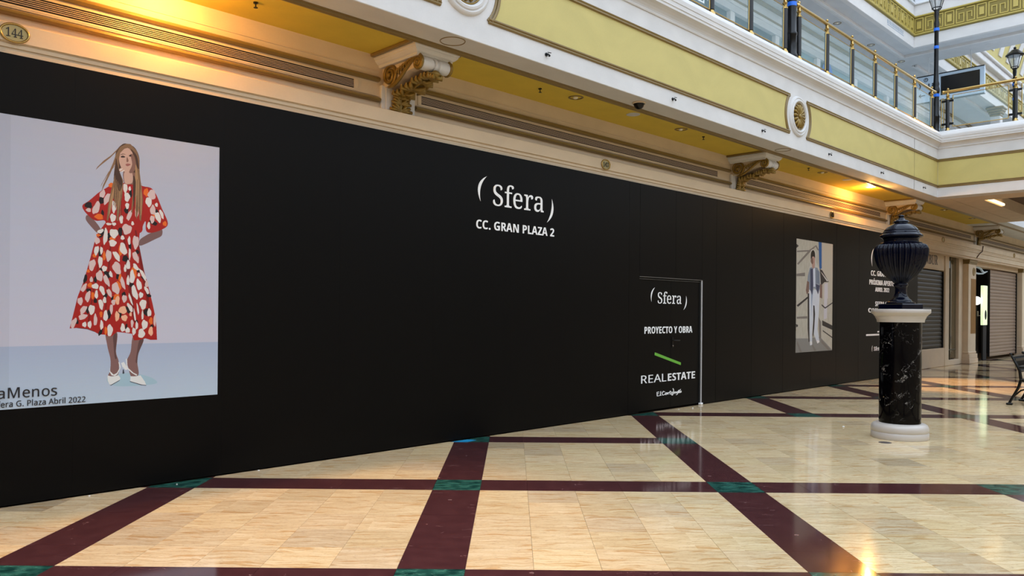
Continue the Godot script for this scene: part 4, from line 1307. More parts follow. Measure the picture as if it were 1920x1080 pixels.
# ---------- ceiling fittings ----------
func downlight(x: float, z: float, y: float, label: String, lit: bool, group: String, r := 0.10):
	var d := thing("downlight", label, "downlight", Vector3(x, y, z), group)
	var t := MB.new()
	t.xf = Transform3D(Basis(Vector3(1, 0, 0), Vector3(0, -1, 0), Vector3(0, 0, -1)), Vector3.ZERO)
	t.lathe(P2([r * 0.72, -0.02, r * 0.74, 0.004, r * 0.85, 0.010, r, 0.006, r * 1.02, 0.0]), 28)
	part("trim_ring", t, M.bronze if not lit else M.cream, d)
	var k := MB.new()
	k.xf = t.xf
	k.lathe(P2([0, -0.018, r * 0.72, -0.018, r * 0.72, 0.002, r * 0.60, -0.002, r * 0.55, -0.012, 0, -0.012]).slice(0, 3), 24)
	part("reflector", k, mat(Color(0.05, 0.04, 0.035), 0.4, 0.2), d)
	var b := MB.new()
	b.ball(Vector3(-r * 0.1, -0.005, 0), Vector3(r * 0.36, 0.022, r * 0.36), 14, 8)
	if lit:
		part("lamp_bulb", b, glow(Color(1.0, 0.80, 0.45), 5.0), d)
		var l := OmniLight3D.new()
		l.light_color = LAMP
		l.light_energy = LAMP_E
		l.light_size = 0.03
		l.omni_range = 30.0
		l.omni_attenuation = 2.0
		l.shadow_enabled = true
		l.position = Vector3(0, -0.11, 0)
		l.name = "lamp_light"
		d.add_child(l)
	else:
		part("lamp_bulb", b, mat(Color(0.95, 0.92, 0.84), 0.15, 0.2), d)

func make_ceiling_bits():
	var cy := 4.385
	var g := "downlights in the ochre ceiling"
	downlight(0.25, 0.30, cy, "unlit downlight over the left end of the hoarding", false, g)
	downlight(2.62, 0.30, cy, "lit downlight over the pale poster", true, g)
	downlight(7.85, 0.31, cy, "unlit downlight right of the nearest corbel", false, g)
	downlight(10.33, 0.33, cy, "unlit downlight left of the second corbel", false, g)
	downlight(15.42, 0.35, cy, "unlit downlight right of the second corbel", false, g)
	downlight(17.90, 0.37, cy, "brightly lit downlight left of the third corbel", true, g)
	downlight(23.1, 0.37, cy, "faint downlight beyond the third corbel", false, g)
	downlight(25.7, 0.37, cy, "faint downlight before the farthest corbel", false, g)
	var g2 := "downlights in the grey upper soffit"
	downlight(19.69, -1.15, 8.905, "left grey downlight in the upper soffit above the railing", false, g2)
	downlight(21.92, -1.15, 8.905, "middle grey downlight in the upper soffit above the railing", false, g2)
	downlight(23.96, -1.05, 8.905, "right grey downlight in the upper soffit near the bridge corner", false, g2)
	for e in [[9.09, 0.33, 4.385, "flat grey speaker disc in the ochre ceiling below the security camera"], [16.61, 0.36, 4.385, "flat speaker disc in the brightly lit ceiling left of the third corbel"], [20.84, -1.15, 8.905, "flat grey disc between two downlights in the upper soffit"], [24.1, 1.15, 8.905, "flat grey disc in the soffit of the upper bridge"]]:
		var s := MB.new()
		s.xf = Transform3D(Basis(Vector3(1, 0, 0), Vector3(0, -1, 0), Vector3(0, 0, -1)), Vector3(e[0], e[2], e[1]))
		s.lathe(P2([0, 0.008, 0.085, 0.008, 0.098, 0.004, 0.10, 0.0]), 28)
		tag(part("ceiling_speaker", s, M.grey), e[3], "speaker", "round flat ceiling discs")
	for e in [[7.22, 0.25, "small ceiling sprinkler right of the nearest corbel"], [11.01, 0.31, "small ceiling sprinkler left of the second corbel"], [14.78, 0.35, "small ceiling sprinkler right of the second corbel"], [3.38, 0.24, "ceiling sprinkler at the top edge of the picture, left of the nearest corbel"]]:
		var s := MB.new()
		s.cyl(Vector3(0, 0, 0), Vector3(0, -0.012, 0), 0.022, 14)
		s.cyl(Vector3(0, -0.01, 0), Vector3(0, -0.05, 0), 0.006, 8)
		s.cyl(Vector3(0, -0.048, 0), Vector3(0, -0.052, 0), 0.02, 12)
		var o := part("sprinkler", s, M.iron)
		o.position = Vector3(e[0], 4.385, e[1])
		tag(o, e[2], "sprinkler", "ceiling sprinklers")
	var k := 0
	for x in [6.548, 9.122, 11.692, 14.248, 16.833, 19.451]:
		var s := MB.new()
		s.cyl(Vector3(0, 0, 0), Vector3(0, 0, 0.01), 0.022, 12)
		s.tube([Vector3(0, 0, 0), Vector3(0, 0.0, 0.035), Vector3(0.0, -0.02, 0.05)], [0.008], 8)
		s.ball(Vector3(0.0, -0.022, 0.05), Vector3(0.014, 0.014, 0.014), 8, 6)
		s.tube([Vector3(-0.02, 0.012, 0.045), Vector3(0.03, 0.016, 0.05)], [0.005], 6)
		var o := part("spray_nozzle", s, M.iron)
		o.position = Vector3(x, 4.49, 0.97)
		k += 1
		tag(o, "tiny dark nozzle on the white gallery edge, %s from the left" % ["first", "second", "third", "fourth", "fifth", "sixth"][k - 1], "nozzle", "nozzles along the white gallery edge")
	var cam := thing("security_camera", "black dome security camera under the gallery edge", "camera", Vector3(8.58, 4.37, 0.80))
	var bs := MB.new()
	bs.xf = Transform3D(Basis(Vector3(1, 0, 0), Vector3(0, -1, 0), Vector3(0, 0, -1)), Vector3.ZERO)
	bs.lathe(P2([0, 0, 0.088, 0, 0.092, 0.012, 0.082, 0.022, 0, 0.022]).slice(1, 4), 28)
	part("base", bs, M.cream, cam)
	var dm := MB.new()
	var pr: Array = []
	for i in 9:
		var t := i / 8.0 * PI / 2
		pr.append_array([0.072 * sin(t) if i > 0 else 0.0, -0.02 - 0.072 * cos(t)])
	dm.lathe(P2(pr), 28)
	part("dome", dm, M.iron, cam)
	for e in [[5.29, "left"], [12.77, "right"]]:
		var a := MB.new()
		var path: Array = []
		for i in 33:
			var t := TAU * i / 32.0
			path.append(Vector3(0.13 * cos(t), 0.0, 0.13 * sin(t)))
		a.tube(path, [0.006], 6)
		var o := part("cover_ring", a, M.bronze)
		o.position = Vector3(e[0], 4.369, 0.80)
		tag(o, "thin round cover ring in the gallery underside above the %s" % ["nearest corbel" if e[1] == "left" else "second corbel"], "cover", "cover rings under the gallery edge")

# ---------- railings and lamps ----------
func rail_post() -> Node3D:
	var r := Node3D.new()
	var b := MB.new()
	b.lathe(P2([0, 0.0, 0.062, 0.0, 0.058, 0.025, 0.038, 0.05, 0.034, 0.085, 0, 0.085]), 16)
	part("foot", b, M.brass, r)
	b = MB.new()
	b.lathe(P2([0.044, 0.08, 0.044, 0.76, 0, 0.76]), 16)
	part("shaft", b, M.post, r)
	b = MB.new()
	b.lathe(P2([0, 0.75, 0.050, 0.75, 0.050, 0.775, 0.032, 0.79, 0.034, 0.83, 0.045, 0.85, 0.028, 0.87, 0.028, 0.92, 0, 0.92]), 16)
	part("collar", b, M.brass, r)
	b = MB.new()
	b.ball(Vector3(0, 1.005, 0), Vector3(0.028, 0.03, 0.028), 10, 8)
	part("finial", b, M.brass, r)
	return r

func make_railings():
	var proto := rail_post()
	var xs := [7.84, 9.01, 10.186, 11.358, 12.535, 13.065, 14.221, 15.379, 16.56, 17.745, 18.928, 20.14]
	var z := 0.93
	var y := 5.95
	var rl := thing("railing", "brass handrail with dark posts and glass panes along the long gallery", "railing", Vector3(0, y, z))
	for x in xs:
		var o: Node3D = proto.duplicate()
		o.position = Vector3(x, 0, 0)
		named(o, "post", rl)
	for e in [[7.0, 12.60], [13.02, 20.36]]:
		var b := MB.new()
		b.cyl(Vector3(e[0], 0.945, 0), Vector3(e[1], 0.945, 0), 0.034, 16)
		b.ball(Vector3(e[1], 0.945, 0), Vector3(0.05, 0.045, 0.045), 12, 8)
		b.ball(Vector3(e[0], 0.945, 0), Vector3(0.05, 0.045, 0.045), 12, 8)
		part("handrail", b, M.brass, rl)
	for i in xs.size() - 1:
		if i == 4:
			continue
		var a: float = xs[i] + 0.055
		var b: float = xs[i + 1] - 0.055
		pane(rl, Vector3(a, 0.07, 0), Vector3(b, 0.79, 0), M.glass)
	# return along the bridge
	var x0 := 20.55
	var r2 := thing("railing", "brass handrail with dark posts and clamped glass along the bridge at right", "railing", Vector3(x0, y, 0))
	for zz in [1.16, 2.56, 3.96, 5.36]:
		var o: Node3D = proto.duplicate()
		o.position = Vector3(0, 0, zz)
		named(o, "post", r2)
		for yy in [0.17, 0.72]:
			slabbox("clamp", -0.02, 0.02, yy - 0.025, yy + 0.025, zz - 0.13, zz + 0.13, M.iron, r2, 0.005)
	var hb := MB.new()
	hb.cyl(Vector3(0, 0.945, 1.06), Vector3(0, 0.945, 6.6), 0.034, 16)
	hb.ball(Vector3(0, 0.945, 1.06), Vector3(0.045, 0.045, 0.05), 12, 8)
	part("handrail", hb, M.brass, r2)
	for e in [[1.27, 2.42], [2.68, 3.82], [4.08, 5.22]]:
		pane(r2, Vector3(0, 0.10, e[0]), Vector3(0, 0.85, e[1]), M.glass)
	pane(r2, Vector3(0, 0.10, 1.02), Vector3(0, 0.80, 1.07), M.glass)

func pane(parent: Node, a: Vector3, b: Vector3, m: Material):
	var d := b - a
	var along_x := absf(d.x) > absf(d.z)
	var g := MB.new()
	if along_x:
		g.box(a.x, b.x, a.y, b.y, a.z - 0.004, a.z + 0.004)
	else:
		g.box(a.x - 0.004, a.x + 0.004, a.y, b.y, a.z, b.z)
	var p := part("glass_pane", g, m, parent)
	var f := MB.new()
	var hz := Vector3(d.x, 0, d.z)
	var up := Vector3(0, d.y, 0)
	f.tube([a, a + hz], [0.011], 6)
	f.tube([a + up, b], [0.008], 6)
	f.tube([a, a + up], [0.011], 6)
	f.tube([a + hz, b], [0.011], 6)
	part("brass_frame", f, M.brass, p)

func lamp_post(at: Vector3, label: String):
	var l := thing("lamp_post", label, "lamp post", at, "black gallery lamp posts with blue tape")
	var b := MB.new()
	b.lathe(P2([0, 0, 0.095, 0, 0.095, 0.03, 0.082, 0.06, 0.080, 0.36, 0.088, 0.37, 0.088, 0.41, 0.076, 0.43, 0.072, 0.95, 0.078, 0.97, 0.092, 1.02, 0.078, 1.08, 0.066, 1.12, 0.078, 1.17, 0.060, 1.24, 0.052, 1.45, 0.047, 2.45, 0.060, 2.48, 0.050, 2.55, 0.062, 2.66, 0.040, 2.74, 0.055, 2.86, 0.050, 2.98, 0, 2.98]), 20)
	part("pole", b, M.iron, l)
	for e in [[0.90, 0.074], [2.07, 0.053], [2.50, 0.06]]:
		var t := MB.new()
		t.lathe(P2([e[1] - 0.004, e[0] - 0.035, e[1] + 0.002, e[0] - 0.035, e[1] + 0.002, e[0] + 0.035, e[1] - 0.004, e[0] + 0.035]), 20)
		var o := part("tape_band", t, M.tape, l)
		o.set_meta("label", "bright blue tape wrapped round the black pole")
	var c := MB.new()
	c.tube([Vector3(0.105, 3.02, 0), Vector3(0.0742, 3.02, 0.0742), Vector3(0, 3.02, 0.105), Vector3(-0.0742, 3.02, 0.0742), Vector3(-0.105, 3.02, 0), Vector3(-0.0742, 3.02, -0.0742), Vector3(0, 3.02, -0.105), Vector3(0.0742, 3.02, -0.0742), Vector3(0.105, 3.02, 0)], [0.012], 6)
	for k in 6:
		var t := TAU * k / 6.0
		var d := Vector3(cos(t), 0, sin(t))
		c.tube([d * 0.04 + Vector3(0, 2.94, 0), d * 0.105 + Vector3(0, 3.02, 0), d * 0.11 + Vector3(0, 3.06, 0), d * 0.20 + Vector3(0, 3.36, 0)], [0.009], 6)
	c.lathe(P2([0.0, 3.36, 0.23, 3.36, 0.25, 3.38, 0.20, 3.44, 0.13, 3.49, 0.10, 3.53, 0.045, 3.55, 0.03, 3.57, 0.045, 3.60, 0, 3.64]), 12)
	part("lantern_frame", c, M.iron, l)
	var g := MB.new()
	g.lathe(P2([0.095, 3.05, 0.185, 3.36]), 6)
	part("lantern_glass", g, M.lantern, l)
	var bulb := MB.new()
	bulb.ball(Vector3(0, 3.18, 0), Vector3(0.045, 0.06, 0.045), 12, 8)
	part("bulb", bulb, mat(Color(0.92, 0.92, 0.90), 0.3), l)

# ---------- signs ----------
func make_signs():
	var s := thing("hanging_sign", "pale blue hanging direction sign with a black screen above the bridge railing", "sign", Vector3(24.2, 7.64, 0))
	slabbox("board", -0.05, 0.05, 0, 0.74, -0.69, 1.04, M.sign, s, 0.006)
	slabbox("top_rail", -0.055, 0.055, 0.74, 0.765, -0.69, 1.04, M.iron, s)
	slabbox("bottom_rail", -0.055, 0.055, -0.02, 0.0, -0.69, 1.04, M.iron, s)
	slabbox("screen", -0.056, -0.045, 0.13, 0.66, -0.05, 0.93, M.screen, s, 0.002)
	for z in [-0.38, 0.70]:
		var r := MB.new()
		r.cyl(Vector3(0, 0.76, z), Vector3(0, 1.268, z), 0.012, 8)
		part("rod", r, M.pale, s)
	var ic := MB.new()
	var X := -0.056
	ic.tube([Vector3(X, 0.20, -0.62), Vector3(X, 0.20, -0.46)], [0.010], 6)
	ic.tube([Vector3(X, 0.25, -0.57), Vector3(X, 0.20, -0.62), Vector3(X, 0.15, -0.57)], [0.010], 6)
	ic.ball(Vector3(X, 0.24, -0.32), Vector3(0.005, 0.05, 0.05), 12, 8)
	ic.tube([Vector3(X, 0.22, -0.32), Vector3(X, 0.13, -0.32)], [0.035, 0.004], 8)
	ic.tube([Vector3(X, 0.56, -0.62), Vector3(X, 0.48, -0.58), Vector3(X, 0.38, -0.62)], [0.012], 6)
	for zz in [-0.36, -0.26]:
		ic.ball(Vector3(X, 0.50, zz), Vector3(0.005, 0.022, 0.022), 8, 6)
		ic.box(X - 0.004, X + 0.004, 0.36, 0.47, zz - 0.022, zz + 0.022)
	var ring: Array = []
	for k in 21:
		ring.append(Vector3(X, 0.64 + 0.05 * sin(TAU * k / 20), -0.44 + 0.05 * cos(TAU * k / 20)))
	ic.tube(ring, [0.008], 6)
	ic.tube([Vector3(X, 0.62, -0.45), Vector3(X, 0.67, -0.45), Vector3(X, 0.67, -0.43), Vector3(X, 0.645, -0.43), Vector3(X, 0.645, -0.45)], [0.006], 6)
	part("pictogram", ic, M.ink, s)
	var t := thing("teal_sign", "dark teal sign with white serif letters behind the glass at the top edge", "sign", Vector3(0, 5.95, 0.88))
	slabbox("board", 9.07, 10.12, 0.075, 0.62, -0.012, 0.012, M.teal, t, 0.003)
	letters("USE", true, false, 9.42, 10.04, 0.14, 0.44, 0.012, M.vinyl, t)
	var d := MB.new()
	d.xf = Transform3D(Basis(Vector3(1, 0, 0), Vector3(0, 0, 1), Vector3(0, -1, 0)), Vector3(20.85, 8.04, -1.90))
	d.lathe(P2([0, 0.03, 0.29, 0.03, 0.31, 0.02, 0.31, 0.0]), 40)
	tag(part("blue_disc", d, M.sky_blue), "round bright blue shop sign seen through the gallery glass", "sign")
	# faint small print on the white upper fascia
	var k := MB.new()
	for i in 12:
		k.box(20.95 + i * 0.10, 20.95 + i * 0.10 + 0.045, 9.05, 9.15, -0.386, -0.383)
	k.box(20.95, 22.15, 9.015, 9.03, -0.386, -0.383)
	tag(part("fascia_print", k, mat(Color(0.50, 0.58, 0.66), 0.6)), "faint grey small print on the white upper fascia near the corner", "lettering")

# ---------- urn on its pedestal ----------
func make_urn():
	var at := Vector3(10.36, 0, 3.545)
	var p := thing("pedestal", "round black veined marble pedestal with white stone cap and base", "pedestal", at)
	var b := MB.new()
	b.lathe(P2([0, 0, 0.3276, 0, 0.3311, 0.006, 0.3311, 0.072, 0.3222, 0.082, 0.3276, 0.09, 0.332, 0.115, 0.3276, 0.145, 0.3132, 0.17, 0.2864, 0.186, 0.2551, 0.192, 0, 0.192]), 64)
	part("base", b, M.stone, p)
	var cs := SurfaceTool.new()
	cs.begin(Mesh.PRIMITIVE_TRIANGLES)
	cs.set_smooth_group(1)
	for k in 64:
		for e in [[0, 0], [1, 1], [1, 0], [0, 0], [0, 1], [1, 1]]:
			var a: float = TAU * ((k + e[0]) % 64) / 64.0
			cs.set_uv(Vector2((k + e[0]) / 64.0, 1.0 - e[1]))
			cs.add_vertex(Vector3(0.241 * cos(a), 0.185 + 1.275 * e[1], 0.241 * sin(a)))
	cs.generate_normals()
	part("shaft", cs.commit(), M.shaft, p)
	b = MB.new()
	b.lathe(P2([0, 1.45, 0.2685, 1.45, 0.2712, 1.458, 0.273, 1.478, 0.2846, 1.5, 0.2936, 1.52, 0.2954, 1.528, 0.3025, 1.531, 0.3115, 1.545, 0.3329, 1.56, 0.3401, 1.57, 0.3401, 1.608, 0.3365, 1.613, 0, 1.613]), 64)
	part("cap", b, M.stone, p)
	var u := thing("urn", "glossy blue black lidded urn with fluted body, standing on the pedestal", "urn", at + Vector3(0, 1.613, 0))
	u.rotation.y = deg_to_rad(-22)
	var o := -1.613
	b = MB.new()
	b.box(-0.180, 0.180, 0.0, 0.066, -0.180, 0.180, 0.008)
	part("plinth", b, M.urn, u)
	b = MB.new()
	b.lathe(P2([0, 0.064, 0.1665, 0.064, 0.1701, 0.075, 0.1647, 0.088, 0.1343, 0.098, 0.1298, 0.112, 0.0984, 0.135, 0.0805, 0.165, 0.0689, 0.2, 0.0662, 0.245, 0.0734, 0.285, 0.0823, 0.292, 0.085, 0.305, 0.0805, 0.318, 0.0734, 0.325, 0.0805, 0.335]), 48)
	part("foot", b, M.urn, u)
	b = MB.new()
	var body := [0.0761, 0.33, 0.094, 0.35, 0.1253, 0.376, 0.1611, 0.408, 0.1987, 0.45, 0.2345, 0.503, 0.2613, 0.556, 0.281, 0.615, 0.2936, 0.675, 0.298, 0.725, 0.2945, 0.76, 0.2828, 0.788, 0.2649, 0.806, 0.2434, 0.816, 0.2345, 0.818]
	var amp := PackedFloat32Array()
	for k in body.size() / 2:
		amp.append(0.13 if k > 1 and k < 12 else (0.16 if k < 13 else 0.05))
	b.lathe(P2(body), 168, 28, amp, 9.0)
	part("body", b, M.urn, u)
	b = MB.new()
	b.lathe(P2([0.2148, 0.812, 0.2399, 0.816, 0.2434, 0.826, 0.2282, 0.836, 0.2023, 0.842, 0.1987, 0.862, 0.2059, 0.882, 0.2309, 0.898, 0.247, 0.906, 0.2506, 0.918, 0.2434, 0.93, 0.2202, 0.944, 0.2148, 0.952, 0.2166, 0.962, 0.2076, 0.974, 0.1987, 0.978, 0.1996, 0.988, 0.1862, 1.004, 0.1665, 1.026, 0.136, 1.05, 0.1002, 1.068, 0.077, 1.074, 0.0752, 1.082, 0.0895, 1.094, 0.0877, 1.104, 0.0627, 1.118, 0.043, 1.126, 0.0394, 1.138, 0.0268, 1.146, 0.026, 1.154, 0.034, 1.164, 0.0322, 1.176, 0.0161, 1.184, 0, 1.186]), 56, 0, PackedFloat32Array(), 0.9)
	part("lid", b, M.urn, u)

# ---------- bench ----------
func make_bench():
	var b := thing("bench", "black cast iron bench at the right edge of the picture", "bench", Vector3(15.58, 0, 3.58))
	for x in [0.0, 0.87, 1.74]:
		var m := MB.new()
		var e := Vector3(x, 0, 0)
		m.tube([e + Vector3(0, 0.03, 0.0), e + Vector3(0, 0.14, 0.05), e + Vector3(0, 0.30, 0.13), e + Vector3(0, 0.44, 0.17), e + Vector3(0, 0.60, 0.15), e + Vector3(0, 0.74, 0.08), e + Vector3(0, 0.86, 0.02)], [0.022, 0.019, 0.022, 0.026, 0.024, 0.020, 0.016], 10)
		m.ball(e + Vector3(0, 0.875, 0.015), Vector3(0.022, 0.025, 0.025), 10, 8)
		m.box(x - 0.035, x + 0.035, 0, 0.035, -0.045, 0.05, 0.008)
		m.tube([e + Vector3(0, 0.13, 0.045), e + Vector3(0, 0.26, 0.17), e + Vector3(0, 0.315, 0.33), e + Vector3(0, 0.26, 0.49), e + Vector3(0, 0.13, 0.60)], [0.014], 8)
		m.tube([e + Vector3(0, 0.43, 0.16), e + Vector3(0, 0.40, 0.36), e + Vector3(0, 0.43, 0.58)], [0.02], 8)
		m.tube([e + Vector3(0, 0.43, 0.58), e + Vector3(0, 0.28, 0.60), e + Vector3(0, 0.12, 0.62), e + Vector3(0, 0.03, 0.66)], [0.024, 0.019, 0.018, 0.022], 10)
		m.box(x - 0.035, x + 0.035, 0, 0.035, 0.61, 0.71, 0.008)
		m.tube([e + Vector3(0, 0.43, 0.56), e + Vector3(0, 0.58, 0.60), e + Vector3(0, 0.66, 0.54), e + Vector3(0, 0.66, 0.14)], [0.017], 8)
		part("leg_frame", m, M.iron, b)
	for k in 7:
		var z := 0.19 + 0.058 * k
		slabbox("seat_slat", -0.06, 1.80, 0.430 + 0.002 * absf(k - 3), 0.452 + 0.002 * absf(k - 3), z - 0.023, z + 0.023, M.iron, b, 0.005)
	var bk := MB.new()
	for e in [[0.585, 0.155], [0.66, 0.125], [0.83, 0.032]]:
		bk.tube([Vector3(0, e[0], e[1]), Vector3(1.74, e[0], e[1])], [0.018], 8)
	for k in 30:
		var x := 0.03 + k * 0.058
		bk.tube([Vector3(x, 0.585, 0.155), Vector3(x + 0.029, 0.62, 0.14), Vector3(x, 0.66, 0.125)], [0.009], 6)
		bk.tube([Vector3(x + 0.03, 0.66, 0.125), Vector3(x, 0.75, 0.075), Vector3(x + 0.03, 0.83, 0.032)], [0.012], 6)
	for k in 2:
		bk.box(0.02 + 0.87 * k, 0.85 + 0.87 * k, 0.69, 0.80, 0.075, 0.083)
	part("back_panel", bk, M.iron, b)

# ---------- shops beyond the hoarding ----------
func roller(called: String, label: String, x0: float, x1: float, y0: float, y1: float, n: int, m: Material):
	var r := thing(called, label, "shutter", Vector3(x0, y0, -0.42))
	var w := x1 - x0
	var h := (y1 - y0) / n
	var s := MB.new()
	s.prism(P2([0, 0, 0.018, 0.002, 0.030, h * 0.35, 0.030, h * 0.65, 0.018, h * 0.96, 0.0, h * 0.96]), Vector3.ZERO, Vector3(0, 0, 1), Vector3(0, 1, 0), Vector3(w, 0, 0))
	var me := s.done()
	for k in n:
		var o := part("slat", me, m, r)
		o.position.y = h * k
	slabbox("guide", -0.04, 0.0, 0, y1 - y0, -0.01, 0.06, M.shadow_gap, r)
	slabbox("guide", w, w + 0.04, 0, y1 - y0, -0.01, 0.06, M.shadow_gap, r)

func pilaster(x0: float, x1: float, label: String, deco: bool):
	var p := thing("pilaster", label, "pilaster", Vector3(x0, 0, -0.35), "shopfront pilasters")
	var w := x1 - x0
	slabbox("shaft", 0, w, 0.38, 3.16, -0.1, 0.15, M.cream, p, 0.006)
	var b := MB.new()
	b.box(-0.06, w + 0.06, 0, 0.16, -0.1, 0.21, 0.01)
	b.box(-0.045, w + 0.045, 0.16, 0.30, -0.1, 0.195, 0.01)
	b.box(-0.02, w + 0.02, 0.30, 0.385, -0.1, 0.17, 0.02)
	part("plinth", b, M.tan, p)
	b = MB.new()
	b.box(-0.02, w + 0.02, 3.16, 3.21, -0.1, 0.17, 0.01)
	b.box(-0.03, w + 0.03, 3.21, 3.36, -0.1, 0.19, 0.015)
	part("capital", b, M.bronze, p)
	if deco:
		slabbox("gold_panel", 0.26, w - 0.03, 0.95, 2.70, 0.149, 0.158, mat(Color(0.58, 0.40, 0.12), 0.35, 0.3), p, 0.003)
		var o := MB.new()
		o.xf = Transform3D(Basis(Vector3(1, 0, 0), Vector3(0, 0, 1), Vector3(0, -1, 0)), Vector3(w - 0.27, 2.93, 0.15))
		o.lathe(P2([0, 0.012, 0.10, 0.012, 0.115, 0.02, 0.13, 0.012, 0.135, 0.0]), 32)
		part("medallion", o, M.gold, p)

func make_shops():
	var w := setting("trim_2", "cream shopfront surround right of the urn")
	slabbox("pier", 22.2, 25.65, 0, 0.55, -0.46, -0.33, M.tan, w, 0.01)
	slabbox("jamb", 25.66, 26.03, 0, 3.36, -0.5, -0.32, M.cream, w, 0.012)
	slabbox("sill", 26.03, 27.15, 0, 0.16, -0.5, -0.33, M.cream, w, 0.01)
	slabbox("pier", 27.15, 28.4, 0, 3.36, -0.6, -0.36, M.cream, w, 0.01)
	slabbox("head", 22.2, 30.66, 3.36, 3.5, -0.6, -0.3, M.tan, w)
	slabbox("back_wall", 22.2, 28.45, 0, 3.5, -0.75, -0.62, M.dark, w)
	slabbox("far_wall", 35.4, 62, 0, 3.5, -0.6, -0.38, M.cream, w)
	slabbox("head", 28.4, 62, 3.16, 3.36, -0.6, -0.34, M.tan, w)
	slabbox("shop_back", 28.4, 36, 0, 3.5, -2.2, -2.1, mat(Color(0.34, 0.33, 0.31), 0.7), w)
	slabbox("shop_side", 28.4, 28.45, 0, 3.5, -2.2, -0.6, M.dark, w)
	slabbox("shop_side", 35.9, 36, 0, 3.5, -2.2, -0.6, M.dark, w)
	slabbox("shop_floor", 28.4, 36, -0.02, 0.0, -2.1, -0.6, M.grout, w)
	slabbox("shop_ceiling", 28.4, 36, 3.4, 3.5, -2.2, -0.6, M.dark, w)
	var s := thing("shop_sign", "cream shop sign board with dark serif letters above the black shutter", "sign", Vector3(0, 0, -0.35))
	slabbox("board", 22.25, 25.62, 2.86, 3.36, -0.1, 0.0, M.cream, s, 0.01)
	slabbox("bead", 22.4, 25.0, 2.90, 2.925, 0.0, 0.008, M.tan, s, 0.003)
	slabbox("bead", 22.4, 25.0, 3.325, 3.345, 0.0, 0.008, M.tan, s, 0.003)
	letters("NBUR", true, true, 23.92, 25.01, 3.0, 3.28, 0.0, mat(Color(0.22, 0.12, 0.06), 0.5), s)
	roller("roller_shutter", "closed black roller shutter right of the pedestal", 22.3, 25.6, 0.56, 2.83, 19, M.shutter_dark)
	roller("roller_shutter", "closed beige roller shutter at the right edge", 30.72, 34.4, 0.10, 3.12, 26, M.shutter_grey)
	pilaster(27.56, 28.38, "cream pilaster with gold panel and medallion under the farthest corbel", true)
	pilaster(34.5, 35.35, "cream pilaster at the right edge beyond the beige shutter", false)
	var wi := setting("window_20", "narrow greenish shop window left of the pilaster")
	slabbox("pane", 26.05, 27.13, 0.2, 3.34, -0.45, -0.44, mat(Color(0.33, 0.30, 0.22), 0.05, 0.0, 0.8), wi)
	slabbox("frame", 26.03, 26.08, 0.16, 3.36, -0.46, -0.40, M.shutter_grey, wi, 0.004)
	slabbox("frame", 26.5, 26.53, 0.16, 3.36, -0.46, -0.42, mat(Color(0.30, 0.27, 0.2), 0.4), wi, 0.004)
	slabbox("frame", 26.08, 27.1, 0.45, 0.48, -0.46, -0.42, mat(Color(0.30, 0.27, 0.2), 0.4), wi, 0.004)
	var bs := slabbox("sticker", 26.07, 26.47, 2.98, 3.2, -0.435, -0.425, mat(Color(0.62, 0.74, 0.85), 0.4), self, 0.003)
	tag(bs, "small pale blue sticker at the top of the narrow shop window", "sticker")
	var d := thing("lit_display", "tall lit pale green display panel in the open shop entrance", "display", Vector3(30.0, 0, -0.43))
	slabbox("light_box", 0.0, 0.52, 1.2, 2.55, -0.04, 0.04, glow(Color(0.85, 0.92, 0.74), 0.30), d, 0.01)
	slabbox("stand", 0.05, 0.47, 0.0, 1.2, -0.03, 0.03, M.dark, d, 0.01)
	var ov := MB.new()
	ov.ball(Vector3(0.30, 1.55, 0.042), Vector3(0.12, 0.17, 0.006), 16, 8)
	part("dark_oval", ov, M.dark, d)
	var al := AreaLight3D.new()
	al.area_size = Vector2(0.5, 1.3)
	al.light_color = Color(0.88, 0.95, 0.78)
	al.light_energy = 0.03
	al.area_range = 20.0
	al.shadow_enabled = true
	al.position = Vector3(0.26, 1.88, 0.06)
	al.rotation.y = PI
	al.name = "display_light"
	d.add_child(al)
	var st := MB.new()
	st.cyl(Vector3(0, 0, 0), Vector3(0, 1.885, 0), 0.02, 10)
	st.cyl(Vector3(0, 0, 0), Vector3(0, 0.03, 0), 0.16, 20)
	var gt := thing("globe_lamp", "white globe lamp on a thin stand in the dark shop entrance", "lamp", Vector3(29.86, 0, -0.56))
	part("stand", st, M.iron, gt)
	var ball := MB.new()
	ball.ball(Vector3(0, 2.03, 0), Vector3(0.15, 0.15, 0.15), 18, 12)
	part("globe", ball, glow(Color(1, 0.98, 0.95), 0.35), gt)
	var gl := OmniLight3D.new()
	gl.light_color = Color(1, 0.97, 0.92)
	gl.light_energy = 0.04
	gl.light_size = 0.1
	gl.omni_range = 15
	gl.shadow_enabled = true
	gl.position = Vector3(0, 2.03, 0)
	gl.name = "globe_light"
	gt.add_child(gl)
	var sh := thing("shelf_display", "dark cabinet with pink and white boxes in the open shop entrance", "shelf", Vector3(29.9, 0, -1.05))
	slabbox("shelf", 0, 1.6, 1.50, 1.54, -0.3, 0.2, M.vinyl, sh, 0.005)
	slabbox("cabinet", 0, 1.6, 0, 1.5, -0.3, 0.15, mat(Color(0.30, 0.27, 0.25), 0.5), sh, 0.01)
	slabbox("back_panel", 0, 1.6, 1.54, 3.0, -0.3, -0.26, mat(Color(0.36, 0.38, 0.36), 0.5), sh, 0.01)
	for k in 5:
		slabbox("box", 0.05 + k * 0.3, 0.28 + k * 0.3, 1.54, 1.68 + 0.03 * (k % 2), -0.1, 0.18, [M.vinyl, mat(Color(0.85, 0.45, 0.65), 0.5), M.vinyl, M.ink, M.vinyl][k], sh, 0.008)
	var sl := thing("strip_lamp", "lit strip lamp under the dark shop ceiling", "lamp", Vector3(31.2, 3.4, -1.3))
